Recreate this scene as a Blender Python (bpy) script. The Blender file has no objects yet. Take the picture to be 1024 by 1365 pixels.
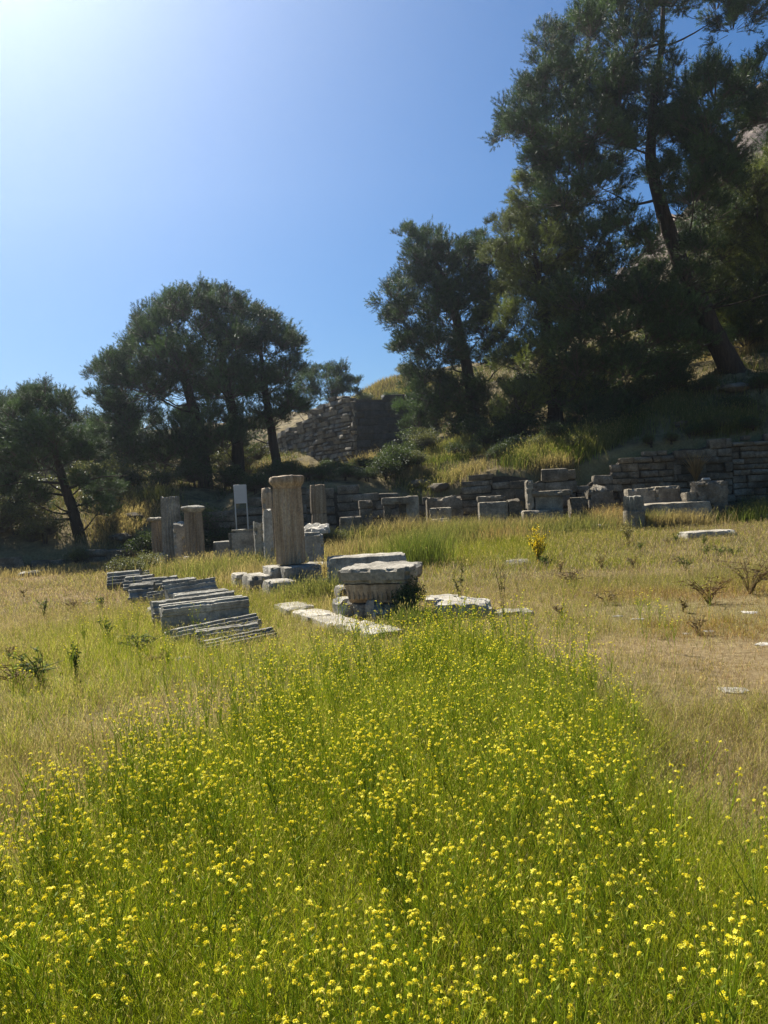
import bpy, bmesh, math, random
import numpy as np
from mathutils import Vector, Matrix, noise, Euler

random.seed(7); RNG = np.random.default_rng(11)
SC = bpy.context.scene
COL = SC.collection
R_ = math.radians

# ------------------------------------------------------------------ camera, sky, sun, exposure
CAM_H = 1.65; PITCH = -1.25; ROLL = -3.0; FPX = 1027.0
cam_d = bpy.data.cameras.new('camera'); cam = bpy.data.objects.new('camera', cam_d); COL.objects.link(cam)
cam_d.sensor_fit = 'HORIZONTAL'; cam_d.sensor_width = 36.0; cam_d.lens = 36.0 * FPX / 1024.0
cam_d.clip_start = 0.05; cam_d.clip_end = 6000
CAM_R = Matrix.Rotation(R_(90 + PITCH), 3, 'X') @ Matrix.Rotation(R_(ROLL), 3, 'Z')
cam.matrix_world = Matrix.Translation((0, 0, CAM_H)) @ CAM_R.to_4x4()
SC.camera = cam

SUN_EL = 48.0; SUN_AZ = -34.0           # azimuth from +Y, negative = to the left
world = bpy.data.worlds.new('World'); SC.world = world; world.use_nodes = True
wn = world.node_tree; wn.nodes.clear()
sky = wn.nodes.new('ShaderNodeTexSky'); sky.sky_type = 'NISHITA'; sky.sun_disc = False
sky.sun_elevation = R_(SUN_EL); sky.sun_rotation = R_(SUN_AZ)
sky.altitude = 100; sky.air_density = 1.0; sky.dust_density = 0.9; sky.ozone_density = 6.0
bg = wn.nodes.new('ShaderNodeBackground'); bg.inputs['Strength'].default_value = 0.05
wo = wn.nodes.new('ShaderNodeOutputWorld')
hs = wn.nodes.new('ShaderNodeHueSaturation'); hs.inputs['Saturation'].default_value = 1.3
wn.links.new(sky.outputs[0], hs.inputs['Color']); wn.links.new(hs.outputs[0], bg.inputs[0]); wn.links.new(bg.outputs[0], wo.inputs[0])
sun_d = bpy.data.lights.new('sun', 'SUN'); sun_d.energy = 5.0; sun_d.angle = R_(0.53); sun_d.color = (1.0, 0.95, 0.86)
sun = bpy.data.objects.new('sun', sun_d); COL.objects.link(sun)
SUN_DIR = Vector((math.sin(R_(SUN_AZ)) * math.cos(R_(SUN_EL)), math.cos(R_(SUN_AZ)) * math.cos(R_(SUN_EL)), math.sin(R_(SUN_EL))))
sun.rotation_euler = SUN_DIR.to_track_quat('Z', 'Y').to_euler(); sun.location = SUN_DIR * 60
SC.view_settings.view_transform = 'Standard'; SC.view_settings.look = 'None'
SC.view_settings.exposure = 1.1; SC.view_settings.gamma = 1.0
SC.render.engine = 'CYCLES'; SC.cycles.use_denoising = True; SC.cycles.denoising_prefilter = 'ACCURATE'
SC.cycles.max_bounces = 8; SC.cycles.transparent_max_bounces = 8

# ------------------------------------------------------------------ helpers
def at(px, py, Y):
    d = CAM_R @ Vector(((px - 512) / FPX, -(py - 682.5) / FPX, -1.0))
    t = Y / d.y
    return Vector((d.x * t, Y, CAM_H + d.z * t))

def tag(o, label=None, cat=None, group=None, kind=None):
    if label: o['label'] = label
    if cat: o['category'] = cat
    if group: o['group'] = group
    if kind: o['kind'] = kind
    return o

def empty(name, loc, rz=0.0):
    o = bpy.data.objects.new(name, None); COL.objects.link(o); o.empty_display_size = 0.2
    o.location = loc; o.rotation_euler = (0, 0, rz); return o

def link(name, me, parent=None, loc=(0, 0, 0), rot=(0, 0, 0), sc=(1, 1, 1)):
    o = bpy.data.objects.new(name, me); COL.objects.link(o)
    o.location = loc; o.rotation_euler = rot; o.scale = sc
    if parent: o.parent = parent
    return o

def np_mesh(name, verts, tris, mats, cols=None, smooth=False, mat_idx=None):
    me = bpy.data.meshes.new(name)
    v = np.ascontiguousarray(verts, dtype=np.float32).reshape(-1, 3); t = np.ascontiguousarray(tris, dtype=np.int32).reshape(-1, 3)
    me.vertices.add(len(v)); me.vertices.foreach_set('co', v.ravel())
    me.loops.add(len(t) * 3); me.loops.foreach_set('vertex_index', t.ravel())
    me.polygons.add(len(t)); me.polygons.foreach_set('loop_start', np.arange(0, len(t) * 3, 3, dtype=np.int32))
    if mat_idx is not None: me.polygons.foreach_set('material_index', np.ascontiguousarray(mat_idx, dtype=np.int32))
    if smooth: me.polygons.foreach_set('use_smooth', np.ones(len(t), dtype=bool))
    me.update(calc_edges=True)
    if cols is not None:
        a = me.color_attributes.new('Col', 'FLOAT_COLOR', 'POINT')
        c = np.ones((len(v), 4), dtype=np.float32); c[:, :3] = cols; a.data.foreach_set('color', c.ravel())
    for m in (mats if isinstance(mats, (list, tuple)) else [mats]): me.materials.append(m)
    return me

def bm_mesh(name, bm, mat, sharp=40):
    me = bpy.data.meshes.new(name); bm.normal_update()
    for f in bm.faces: f.smooth = True
    bm.to_mesh(me); bm.free(); me.materials.append(mat)
    me.set_sharp_from_angle(angle=R_(sharp)); return me

def sstep(a, b, x):
    t = np.clip((np.asarray(x, dtype=float) - a) / (b - a), 0, 1); return t * t * (3 - 2 * t)

# value noise in numpy (2D), for patch masks
_perm = np.random.default_rng(3).random((256, 256))
def vnoise(x, y, s):
    x = np.asarray(x, dtype=float) / s + 100; y = np.asarray(y, dtype=float) / s + 100
    xi = np.floor(x).astype(int); yi = np.floor(y).astype(int); fx = x - xi; fy = y - yi
    fx = fx * fx * (3 - 2 * fx); fy = fy * fy * (3 - 2 * fy)
    g = lambda a, b: _perm[a % 256, b % 256]
    return (g(xi, yi) * (1 - fx) + g(xi + 1, yi) * fx) * (1 - fy) + (g(xi, yi + 1) * (1 - fx) + g(xi + 1, yi + 1) * fx) * fy

# ------------------------------------------------------------------ materials
def nt(name):
    m = bpy.data.materials.new(name); m.use_nodes = True; t = m.node_tree; t.nodes.clear()
    out = t.nodes.new('ShaderNodeOutputMaterial'); return m, t, out

def ramp(t, stops):
    r = t.nodes.new('ShaderNodeValToRGB'); e = r.color_ramp.elements
    while len(e) < len(stops): e.new(0.5)
    for el, (p, c) in zip(e, stops): el.position = p; el.color = (*c, 1)
    return r

def noise_node(t, vec, scale, detail=6, rough=0.6):
    n = t.nodes.new('ShaderNodeTexNoise'); n.inputs['Scale'].default_value = scale
    n.inputs['Detail'].default_value = detail; n.inputs['Roughness'].default_value = rough
    t.links.new(vec, n.inputs['Vector']); return n

def mix(t, fac, a, b, mode='MIX'):
    m = t.nodes.new('ShaderNodeMix'); m.data_type = 'RGBA'; m.blend_type = mode
    for sock, val in ((m.inputs[0], fac), (m.inputs[6], a), (m.inputs[7], b)):
        if hasattr(val, 'is_linked'): t.links.new(val, sock)
        else: sock.default_value = val if isinstance(val, (int, float)) else (*val, 1)
    return m.outputs[2]

def stone_mat(name, dark, base, light, lichen=0.35, bump=0.5, scale=1.0, streak=False):
    m, t, out = nt(name)
    geo = t.nodes.new('ShaderNodeNewGeometry'); vec = geo.outputs['Position']
    if streak:
        mp = t.nodes.new('ShaderNodeMapping'); mp.inputs['Scale'].default_value = (3.2, 3.2, 0.16); t.links.new(vec, mp.inputs[0]); svec = mp.outputs[0]
    else: svec = vec
    n1 = noise_node(t, svec, 2.6 * scale, 8, 0.68); r1 = ramp(t, [(0.3, dark), (0.5, base), (0.7, light)]); t.links.new(n1.outputs[0], r1.inputs[0])
    n2 = noise_node(t, vec, 22 * scale, 6, 0.7); r2 = ramp(t, [(0.36, (0.55, 0.55, 0.55)), (0.62, (1.12, 1.1, 1.05))]); t.links.new(n2.outputs[0], r2.inputs[0])
    c = mix(t, 0.75, r1.outputs[0], r2.outputs[0], 'MULTIPLY')
    n3 = noise_node(t, vec, 7 * scale, 9, 0.75); r3 = ramp(t, [(0.56, (0, 0, 0)), (0.64, (1, 1, 1))]); t.links.new(n3.outputs[0], r3.inputs[0])
    mm = t.nodes.new('ShaderNodeMath'); mm.operation = 'MULTIPLY'; mm.inputs[1].default_value = lichen; t.links.new(r3.outputs[0], mm.inputs[0])
    c = mix(t, mm.outputs[0], c, (dark[0] * 0.45, dark[1] * 0.45, dark[2] * 0.42))
    oi = t.nodes.new('ShaderNodeObjectInfo'); mr = t.nodes.new('ShaderNodeMapRange'); mr.inputs[3].default_value = 0.72; mr.inputs[4].default_value = 1.22
    t.links.new(oi.outputs['Random'], mr.inputs[0])
    c = mix(t, 1.0, c, mr.outputs[0], 'MULTIPLY')
    p = t.nodes.new('ShaderNodeBsdfPrincipled'); p.inputs['Roughness'].default_value = 0.92; p.inputs['Specular IOR Level'].default_value = 0.2
    t.links.new(c, p.inputs['Base Color'])
    ad = t.nodes.new('ShaderNodeMath'); ad.operation = 'ADD'; t.links.new(n2.outputs[0], ad.inputs[0]); t.links.new(n3.outputs[0], ad.inputs[1])
    b = t.nodes.new('ShaderNodeBump'); b.inputs['Strength'].default_value = bump; b.inputs['Distance'].default_value = 0.03
    t.links.new(ad.outputs[0], b.inputs['Height']); t.links.new(b.outputs[0], p.inputs['Normal'])
    t.links.new(p.outputs[0], out.inputs[0]); return m

def leaf_mat(name, trans=0.4, rough=0.55, tint=None, rnd=0.25, spec=0.3, use_attr=True, color=(0.05, 0.08, 0.03)):
    m, t, out = nt(name)
    if use_attr:
        a = t.nodes.new('ShaderNodeAttribute'); a.attribute_name = 'Col'; c = a.outputs['Color']
    else:
        rgb = t.nodes.new('ShaderNodeRGB'); rgb.outputs[0].default_value = (*color, 1); c = rgb.outputs[0]
    oi = t.nodes.new('ShaderNodeObjectInfo'); mr = t.nodes.new('ShaderNodeMapRange'); mr.inputs[3].default_value = 1 - rnd; mr.inputs[4].default_value = 1 + rnd
    t.links.new(oi.outputs['Random'], mr.inputs[0]); c = mix(t, 1.0, c, mr.outputs[0], 'MULTIPLY')
    p = t.nodes.new('ShaderNodeBsdfPrincipled'); p.inputs['Roughness'].default_value = rough; p.inputs['Specular IOR Level'].default_value = spec
    t.links.new(c, p.inputs['Base Color'])
    tr = t.nodes.new('ShaderNodeBsdfTranslucent')
    c2 = mix(t, 1.0, c, tint or (1.25, 1.2, 0.7), 'MULTIPLY'); t.links.new(c2, tr.inputs[0])
    mx = t.nodes.new('ShaderNodeMixShader'); mx.inputs[0].default_value = trans
    t.links.new(p.outputs[0], mx.inputs[1]); t.links.new(tr.outputs[0], mx.inputs[2]); t.links.new(mx.outputs[0], out.inputs[0]); return m

def plain_mat(name, color, rough=0.8, metal=0.0, bump=0.0, bscale=30, var=0.25):
    m, t, out = nt(name)
    geo = t.nodes.new('ShaderNodeNewGeometry'); n = noise_node(t, geo.outputs['Position'], bscale, 6, 0.65)
    r = ramp(t, [(0.3, tuple(c * (1 - var) for c in color)), (0.7, tuple(c * (1 + var) for c in color))]); t.links.new(n.outputs[0], r.inputs[0])
    p = t.nodes.new('ShaderNodeBsdfPrincipled'); p.inputs['Roughness'].default_value = rough; p.inputs['Metallic'].default_value = metal
    p.inputs['Specular IOR Level'].default_value = 0.25
    t.links.new(r.outputs[0], p.inputs['Base Color'])
    if bump:
        b = t.nodes.new('ShaderNodeBump'); b.inputs['Strength'].default_value = bump; b.inputs['Distance'].default_value = 0.03
        t.links.new(n.outputs[0], b.inputs['Height']); t.links.new(b.outputs[0], p.inputs['Normal'])
    t.links.new(p.outputs[0], out.inputs[0]); return m

M = {}
M['marble'] = stone_mat('marble_weathered', (0.15, 0.135, 0.105), (0.34, 0.31, 0.25), (0.52, 0.48, 0.40), 0.5, 0.6)
M['cornice'] = stone_mat('marble_grey', (0.14, 0.13, 0.105), (0.31, 0.29, 0.24), (0.50, 0.47, 0.39), 0.5, 0.6)
M['column'] = stone_mat('column_marble', (0.16, 0.11, 0.065), (0.34, 0.26, 0.175), (0.48, 0.40, 0.295), 0.2, 0.45, 1.2, True)
M['pale'] = stone_mat('pale_limestone', (0.22, 0.20, 0.16), (0.38, 0.35, 0.29), (0.54, 0.50, 0.43), 0.4, 0.5)
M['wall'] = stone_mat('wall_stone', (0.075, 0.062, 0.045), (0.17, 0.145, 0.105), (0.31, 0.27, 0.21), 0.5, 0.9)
M['face'] = stone_mat('tower_face_shade_stone', (0.05, 0.05, 0.048), (0.085, 0.083, 0.078), (0.13, 0.125, 0.115), 0.4, 0.6)  # darker stone colour stands in for the shade on the tower front
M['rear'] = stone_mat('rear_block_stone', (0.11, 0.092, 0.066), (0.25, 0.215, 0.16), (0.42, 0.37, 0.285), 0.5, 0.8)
M['tower'] = stone_mat('boss_stone', (0.11, 0.095, 0.07), (0.22, 0.195, 0.15), (0.35, 0.315, 0.25), 0.3, 0.7)
M['core'] = stone_mat('wall_core_earth', (0.05, 0.042, 0.032), (0.09, 0.075, 0.055), (0.13, 0.11, 0.08), 0.3, 0.8)
M['bark'] = stone_mat('pine_bark', (0.035, 0.027, 0.02), (0.07, 0.05, 0.035), (0.11, 0.08, 0.06), 0.3, 0.9, 2.0, True)
M['twig'] = plain_mat('twig', (0.10, 0.08, 0.06), 0.9)
M['deadwood'] = plain_mat('dead_stalk', (0.17, 0.12, 0.07), 0.9)
M['grass'] = leaf_mat('grass_blade', 0.52, 0.6, rnd=0.0, spec=0.15)
M['needle'] = leaf_mat('pine_needle', 0.25, 0.5, rnd=0.22)
M['leaf'] = leaf_mat('shrub_leaf', 0.35, 0.5, rnd=0.2)
M['petal'] = leaf_mat('mustard_petal', 0.4, 0.6, tint=(1.1, 1.0, 0.5), rnd=0.08)
M['signface'] = plain_mat('sign_face', (0.42, 0.43, 0.43), 0.5, 0.0, 0, 4, 0.08)
M['signpost'] = plain_mat('sign_post', (0.42, 0.43, 0.42), 0.45, 0.6, 0, 8, 0.15)

# ------------------------------------------------------------------ terrain
def meadow_z(x, y):
    x = np.asarray(x, dtype=float); y = np.asarray(y, dtype=float)
    s = sstep(5, 24, y)
    return s * (0.12 + 0.02 * np.clip(x, -18, 22)) - 0.05 * np.exp(-((x + 1.5) / 2.2) ** 2 - ((y - 9.5) / 2.0) ** 2) + 0.06 * (vnoise(x, y, 1.7) - 0.5) + 0.12 * (vnoise(x, y, 5.0) - 0.5) * sstep(3, 8, y)

YBX = [-200, -30, -20, -12.5, -11, -8.8, -7.6, -3, 3, 5, 8, 14, 30, 200]; YBY = [20, 20.8, 22.0, 23.0, 23.65, 24.8, 27.1, 27.35, 27.2, 26.85, 26.4, 26.3, 26.2, 26]
HC = [(0, 742, 23.8), (60, 740, 23.8), (120, 737, 23.8), (170, 733, 25), (-300, 745, 23), (150, 702, 26), (200, 662, 28.5), (0, 690, 29),
      (270, 688, 27.8), (340, 668, 27.8), (420, 646, 27.8), (480, 650, 27.8), (560, 668, 27.4), (600, 655, 27.2), (640, 634, 27), (700, 630, 27),
      (770, 630, 26.8), (820, 605, 26.6), (900, 594, 26.6), (1020, 578, 26.6), (1250, 560, 26.6),
      (318, 665, 33), (240, 652, 33), (370, 638, 36), (440, 626, 41), (475, 618, 44), (400, 632, 36), (470, 634, 35), (560, 602, 42), (600, 592, 36), (637, 594, 33), (637, 584, 37), (560, 628, 29.6),
      (720, 600, 29.2), (800, 572, 30), (985, 503, 31), (1150, 470, 32), (1020, 455, 38), (850, 505, 38), (700, 562, 36), (100, 640, 40), (-150, 650, 40),
      (510, 509, 57), (560, 504, 58), (352, 618, 55), (410, 614, 50), (440, 545, 72), (300, 575, 70), (290, 610, 52), (100, 580, 60), (-250, 590, 60), (700, 480, 55), (850, 440, 60), (900, 395, 66),
      (930, 275, 80), (1024, 150, 80), (1250, 20, 80), (600, 500, 68), (-250, 600, 90), (100, 590, 90), (510, 530, 95), (750, 480, 95), (900, 330, 105), (1200, 60, 105)]
HP = np.array([tuple(at(*c)) for c in HC])
def _tps_k(r2): return 0.5 * r2 * np.log(np.maximum(r2, 1e-9))
def _tps_fit(P):
    n = len(P); d2 = ((P[:, None, :2] - P[None, :, :2]) ** 2).sum(-1); A = np.zeros((n + 3, n + 3))
    A[:n, :n] = _tps_k(d2) + np.eye(n) * 0.5; A[:n, n] = 1; A[:n, n + 1:] = P[:, :2]; A[n, :n] = 1; A[n + 1:, :n] = P[:, :2].T
    return np.linalg.solve(A, np.concatenate([P[:, 2], [0, 0, 0]]))
TW = _tps_fit(HP)
def hill_z(x, y):
    x = np.clip(np.asarray(x, dtype=float), -45, 60); y = np.clip(np.asarray(y, dtype=float), 20, 108)
    sh = x.shape; x = x.ravel(); y = y.ravel(); out = np.empty_like(x)
    for i in range(0, len(x), 20000):
        xs = x[i:i + 20000]; ys = y[i:i + 20000]
        d2 = (xs[:, None] - HP[None, :, 0]) ** 2 + (ys[:, None] - HP[None, :, 1]) ** 2
        out[i:i + 20000] = _tps_k(d2) @ TW[:-3] + TW[-3] + TW[-2] * xs + TW[-1] * ys
    return out.reshape(sh)
def gz(x, y):
    x = np.atleast_1d(np.asarray(x, dtype=float)); y = np.atleast_1d(np.asarray(y, dtype=float))
    x, y = np.broadcast_arrays(x, y)
    yb = np.interp(x, YBX, YBY); t = sstep(0, 0.45, y - yb); m = meadow_z(x, np.minimum(y, 40)); z = m.copy()
    k = t > 0
    if k.any():
        rough = sstep(0.3, 3, y[k] - yb[k]) * (0.5 * (vnoise(x[k], y[k], 1.3) - 0.5) + 0.9 * (vnoise(x[k], y[k], 3.7) - 0.5))
        rough = rough * (1 + 4 * sstep(60, 75, y[k]) * sstep(14, 28, x[k]))
        z[k] = m[k] * (1 - t[k]) + np.maximum(hill_z(x[k], y[k]) + rough, m[k] - 0.3) * t[k]
    return z
def g1(x, y): return float(gz(x, y)[0])

def patch(x, y):          # the flower patch in front
    x = np.asarray(x, dtype=float); y = np.asarray(y, dtype=float)
    hl = np.interp(y, [0, 1, 3.2, 4.3, 5.5, 7.7, 8.4], [-2.1, -2.0, -1.7, -1.4, -0.95, -0.1, 0.6])
    hr = np.interp(y, [0, 1, 2.8, 3.8, 5.2, 7.2, 8.4], [2.4, 2.3, 1.95, 1.55, 1.55, 1.25, 0.7])
    wob = 0.7 * (vnoise(x, y, 0.8) - 0.5) + 0.5 * (vnoise(x, y, 2.0) - 0.5)
    return sstep(-0.5, 0.4, np.minimum(np.minimum(x - hl, hr - x), 8.4 - y) + wob)

def green(x, y):          # how green (1) or straw-dry (0) the meadow grows
    x = np.asarray(x, dtype=float); y = np.asarray(y, dtype=float); a = patch(x, y)
    gs = lambda cx, cy, sx, sy, k: k * np.exp(-((x - cx) / sx) ** 2 - ((y - cy) / sy) ** 2)
    b = gs(3.2, 19, 4.2, 5, 0.75) + gs(-3.2, 12, 1.8, 4.0, 0.42) + gs(-1.6, 8, 1.5, 1.6, 0.3) + gs(9, 24, 5, 3, 0.4) + gs(-9, 14, 3, 2, 0.25) + gs(0, 22, 3, 4, 0.3) + gs(-5, 9, 2, 2, 0.08)
    b = b + 0.5 * (vnoise(x, y, 1.5) - 0.5) + 0.15
    return np.clip(np.maximum(a, b), 0, 1)

def build_ground():
    fx = np.concatenate([[-140, -110, -85], np.arange(-70, -20, 1.5), np.arange(-20, 26, 0.33), np.arange(26, 62, 0.9), [75, 95, 120, 150]])
    fy = np.concatenate([[-80, -50, -25], np.arange(-12, 1, 1.0), np.arange(1, 34, 0.25), np.arange(34, 60, 0.5), np.arange(60, 112, 0.9), [125, 145, 165, 190]])
    X, Y = np.meshgrid(fx, fy); Z = gz(X, Y)
    Z = Z + sstep(62, 72, Y) * sstep(18, 30, X) * (2.4 * (vnoise(X, Y, 2.1) - 0.5) + 3.5 * np.abs(vnoise(X + Y * 0.4, Y, 5.0) - 0.5))
    nx, ny = len(fx), len(fy); idx = np.arange(nx * ny).reshape(ny, nx)
    a, b, c, d = idx[:-1, :-1].ravel(), idx[:-1, 1:].ravel(), idx[1:, 1:].ravel(), idx[1:, :-1].ravel()
    tris = np.concatenate([np.stack([a, b, c], 1), np.stack([a, c, d], 1)])
    hill = sstep(0.0, 1.2, Y - np.interp(X, YBX, YBY)); rock = sstep(62, 74, Y) * sstep(20, 30, X)
    cols = np.stack([green(X, Y) * (1 - hill), hill, rock], -1).reshape(-1, 3)
    m, t, out = nt('meadow_soil')
    at_ = t.nodes.new('ShaderNodeAttribute'); at_.attribute_name = 'Col'; sp = t.nodes.new('ShaderNodeSeparateColor'); t.links.new(at_.outputs[0], sp.inputs[0])
    geo = t.nodes.new('ShaderNodeNewGeometry'); v = geo.outputs['Position']
    n1 = noise_node(t, v, 1.4, 8, 0.7); n2 = noise_node(t, v, 14, 8, 0.75)
    rd = ramp(t, [(0.3, (0.13, 0.085, 0.04)), (0.5, (0.24, 0.175, 0.085)), (0.7, (0.33, 0.255, 0.13))]); t.links.new(n2.outputs[0], rd.inputs[0])
    rg = ramp(t, [(0.3, (0.06, 0.075, 0.012)), (0.6, (0.13, 0.15, 0.03))]); t.links.new(n2.outputs[0], rg.inputs[0])
    rh = ramp(t, [(0.34, (0.06, 0.05, 0.03)), (0.5, (0.16, 0.125, 0.06)), (0.66, (0.27, 0.215, 0.11))]); t.links.new(n1.outputs[0], rh.inputs[0])
    rr = ramp(t, [(0.35, (0.07, 0.055, 0.045)), (0.5, (0.17, 0.135, 0.11)), (0.62, (0.26, 0.21, 0.17))]); t.links.new(n1.outputs[0], rr.inputs[0])
    c = mix(t, sp.outputs[0], rd.outputs[0], rg.outputs[0]); c = mix(t, sp.outputs[1], c, rh.outputs[0]); c = mix(t, sp.outputs[2], c, rr.outputs[0])
    p = t.nodes.new('ShaderNodeBsdfPrincipled'); p.inputs['Roughness'].default_value = 0.95; p.inputs['Specular IOR Level'].default_value = 0.1
    t.links.new(c, p.inputs['Base Color'])
    b = t.nodes.new('ShaderNodeBump'); b.inputs['Strength'].default_value = 0.8; b.inputs['Distance'].default_value = 0.06
    t.links.new(n2.outputs[0], b.inputs['Height']); t.links.new(b.outputs[0], p.inputs['Normal']); t.links.new(p.outputs[0], out.inputs[0])
    o = link('ground', np_mesh('ground', np.stack([X, Y, Z], -1), tris, m, cols, True)); tag(o, kind='structure')
build_ground()

# ------------------------------------------------------------------ stone shapes
def fbm(v, s, seed):
    return noise.fractal(Vector((v.x * s + seed * 3.1, v.y * s - seed * 1.7, v.z * s + seed)), 0.6, 2.1, 4)

def block_mesh(w, d, h, seed, mat, amp=0.012, bev=0.010, chip=0.06, res=0.07, maxc=16, taper=0.0, topamp=0.0):
    """a weathered block, origin at the middle of its underside"""
    bm = bmesh.new()
    n = [max(2, min(maxc, int(round(s / res)))) for s in (w, d, h)]
    grids = {}
    def vert(i, j, k):
        key = (i, j, k)
        if key not in grids: grids[key] = bm.verts.new((i / n[0] - 0.5, j / n[1] - 0.5, k / n[2]))
        return grids[key]
    for i in range(n[0]):
        for j in range(n[1]):
            bm.faces.new((vert(i, j, 0), vert(i, j + 1, 0), vert(i + 1, j + 1, 0), vert(i + 1, j, 0)))
            bm.faces.new((vert(i, j, n[2]), vert(i + 1, j, n[2]), vert(i + 1, j + 1, n[2]), vert(i, j + 1, n[2])))
    for i in range(n[0]):
        for k in range(n[2]):
            bm.faces.new((vert(i, 0, k), vert(i + 1, 0, k), vert(i + 1, 0, k + 1), vert(i, 0, k + 1)))
            bm.faces.new((vert(i, n[1], k), vert(i, n[1], k + 1), vert(i + 1, n[1], k + 1), vert(i + 1, n[1], k)))
    for j in range(n[1]):
        for k in range(n[2]):
            bm.faces.new((vert(0, j, k), vert(0, j, k + 1), vert(0, j + 1, k + 1), vert(0, j + 1, k)))
            bm.faces.new((vert(n[0], j, k), vert(n[0], j + 1, k), vert(n[0], j + 1, k + 1), vert(n[0], j, k + 1)))
    for key, v in grids.items():
        ex = [1 if key[a] == n[a] else (-1 if key[a] == 0 else 0) for a in range(3)]
        c = v.co; tp = 1 - taper * (1 - c.z)
        p = Vector((c.x * w * tp, c.y * d * tp, c.z * h)); e = sum(1 for q in ex if q)
        nv = Vector(ex)
        if e >= 2:
            ch = bev * (0.6 + 0.4 * (e - 1)) + chip * (max(0.0, fbm(p, 5.0, seed) - 0.12) * 1.9 + max(0.0, fbm(p, 1.7, seed + 21) - 0.3))
            p -= Vector((ex[0] * ch, ex[1] * ch, ex[2] * ch * 0.8))
        p += nv * amp * fbm(p, 9.0, seed + 9) + Vector((fbm(p, 1.2, seed + 4), fbm(p, 1.2, seed + 5), 0)) * amp * 0.8
        if ex[2] == 1: p.z += topamp * fbm(p, 2.2, seed + 2)
        v.co = p
    return bm_mesh('block', bm, mat, 24)

def rock_mesh(seed, mat, sub=3, flat=0.6, amp=0.35):
    bm = bmesh.new(); bmesh.ops.create_icosphere(bm, subdivisions=sub, radius=1.0)
    for v in bm.verts:
        p = v.co.copy(); s = 1 + amp * fbm(p, 1.1, seed) + 0.1 * fbm(p, 4, seed + 3)
        q = Vector((p.x * s, p.y * s, p.z * s * flat)); q.z = min(q.z, flat * (0.62 + 0.12 * fbm(p, 1.5, seed + 8))); v.co = q
    return bm_mesh('rock', bm, mat, 32)

def extrude_profile(prof, L, seed, mat, seg=12, amp=0.006, chip=0.035):
    """moulded beam: profile (y,z) extruded along x, ends ragged; origin under the middle"""
    bm = bmesh.new(); rings = []
    for i in range(seg + 1):
        x = (i / seg - 0.5) * L; ring = []
        for k, (y, z) in enumerate(prof):
            p = Vector((x, y, z)); nrm = Vector((0, y, z - 0.1)).normalized()
            q = p + nrm * amp * fbm(p, 6, seed) - nrm * chip * max(0, fbm(p, 3.5, seed + 5) - 0.25)
            if i in (0, seg): q.x += 0.05 * fbm(p, 5, seed + 7) + (-0.03 if i == seg else 0.03) * (abs(fbm(p, 9, seed)))
            ring.append(bm.verts.new(q))
        rings.append(ring)
    m = len(prof)
    for a, b in zip(rings, rings[1:]):
        for k in range(m): bm.faces.new((a[k], a[(k + 1) % m], b[(k + 1) % m], b[k]))
    bm.faces.new(rings[0][::-1]); bm.faces.new(rings[-1])
    bmesh.ops.recalc_face_normals(bm, faces=bm.faces)
    return bm_mesh('beam', bm, mat, 25)

def column_mesh(r0, r1, h, seed, mat, flutes=20, depth=0.17, rings=22, per=6, wear=0.5):
    bm = bmesh.new(); prev = None; n = flutes * per if flutes else 48
    for i in range(rings + 1):
        t = i / rings; z = h * t; r = r0 + (r1 - r0) * t + 0.012 * math.sin(math.pi * t); ring = []
        for k in range(n):
            th = 2 * math.pi * k / n; p = Vector((math.cos(th), math.sin(th), z * 1.5))
            w = 1 - wear * max(0, min(1, 0.5 + 1.4 * fbm(p, 1.3, seed)))
            f = math.sin(math.pi * ((k % per) / per)) if flutes else 0
            rr = r * (1 - depth * w * f - (0.035 * max(0, fbm(p, 3, seed + 2) - 0.1)) + 0.012 * fbm(p, 7, seed + 6))
            if i in (0, rings): rr *= 0.985 - 0.05 * max(0, fbm(p, 4, seed + 3))
            zz = z + (0.03 * fbm(p, 2.5, seed + 1) if i == rings else 0)
            ring.append(bm.verts.new((math.cos(th) * rr, math.sin(th) * rr, zz)))
        if prev:
            for k in range(n): bm.faces.new((prev[k], prev[(k + 1) % n], ring[(k + 1) % n], ring[k]))
        else: bm.faces.new(ring[::-1])
        prev = ring
    bm.faces.new(prev)
    return bm_mesh('shaft', bm, mat, 28)

def lathe_mesh(prof, seed, mat, n=40, amp=0.03, skew=(0, 0)):
    bm = bmesh.new(); prev = None
    zt = prof[-1][1]
    for i, (r, z) in enumerate(prof):
        ring = []
        for k in range(n):
            th = 2 * math.pi * k / n; p = Vector((math.cos(th) * r, math.sin(th) * r, z))
            rr = r * (1 + amp * 2.2 * fbm(p, 2.5, seed) - amp * 2 * max(0, fbm(p, 5, seed + 3)))
            s = max(0, z / zt); ring.append(bm.verts.new((math.cos(th) * rr + skew[0] * s, math.sin(th) * rr + skew[1] * s, z + amp * 0.6 * fbm(p, 4, seed + 1))))
        if prev:
            for k in range(n): bm.faces.new((prev[k], prev[(k + 1) % n], ring[(k + 1) % n], ring[k]))
        else: bm.faces.new(ring[::-1])
        prev = ring
    bm.faces.new(prev); return bm_mesh('lathe', bm, mat, 35)

SEED = [100]
def sd(): SEED[0] += 1; return SEED[0]

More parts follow.
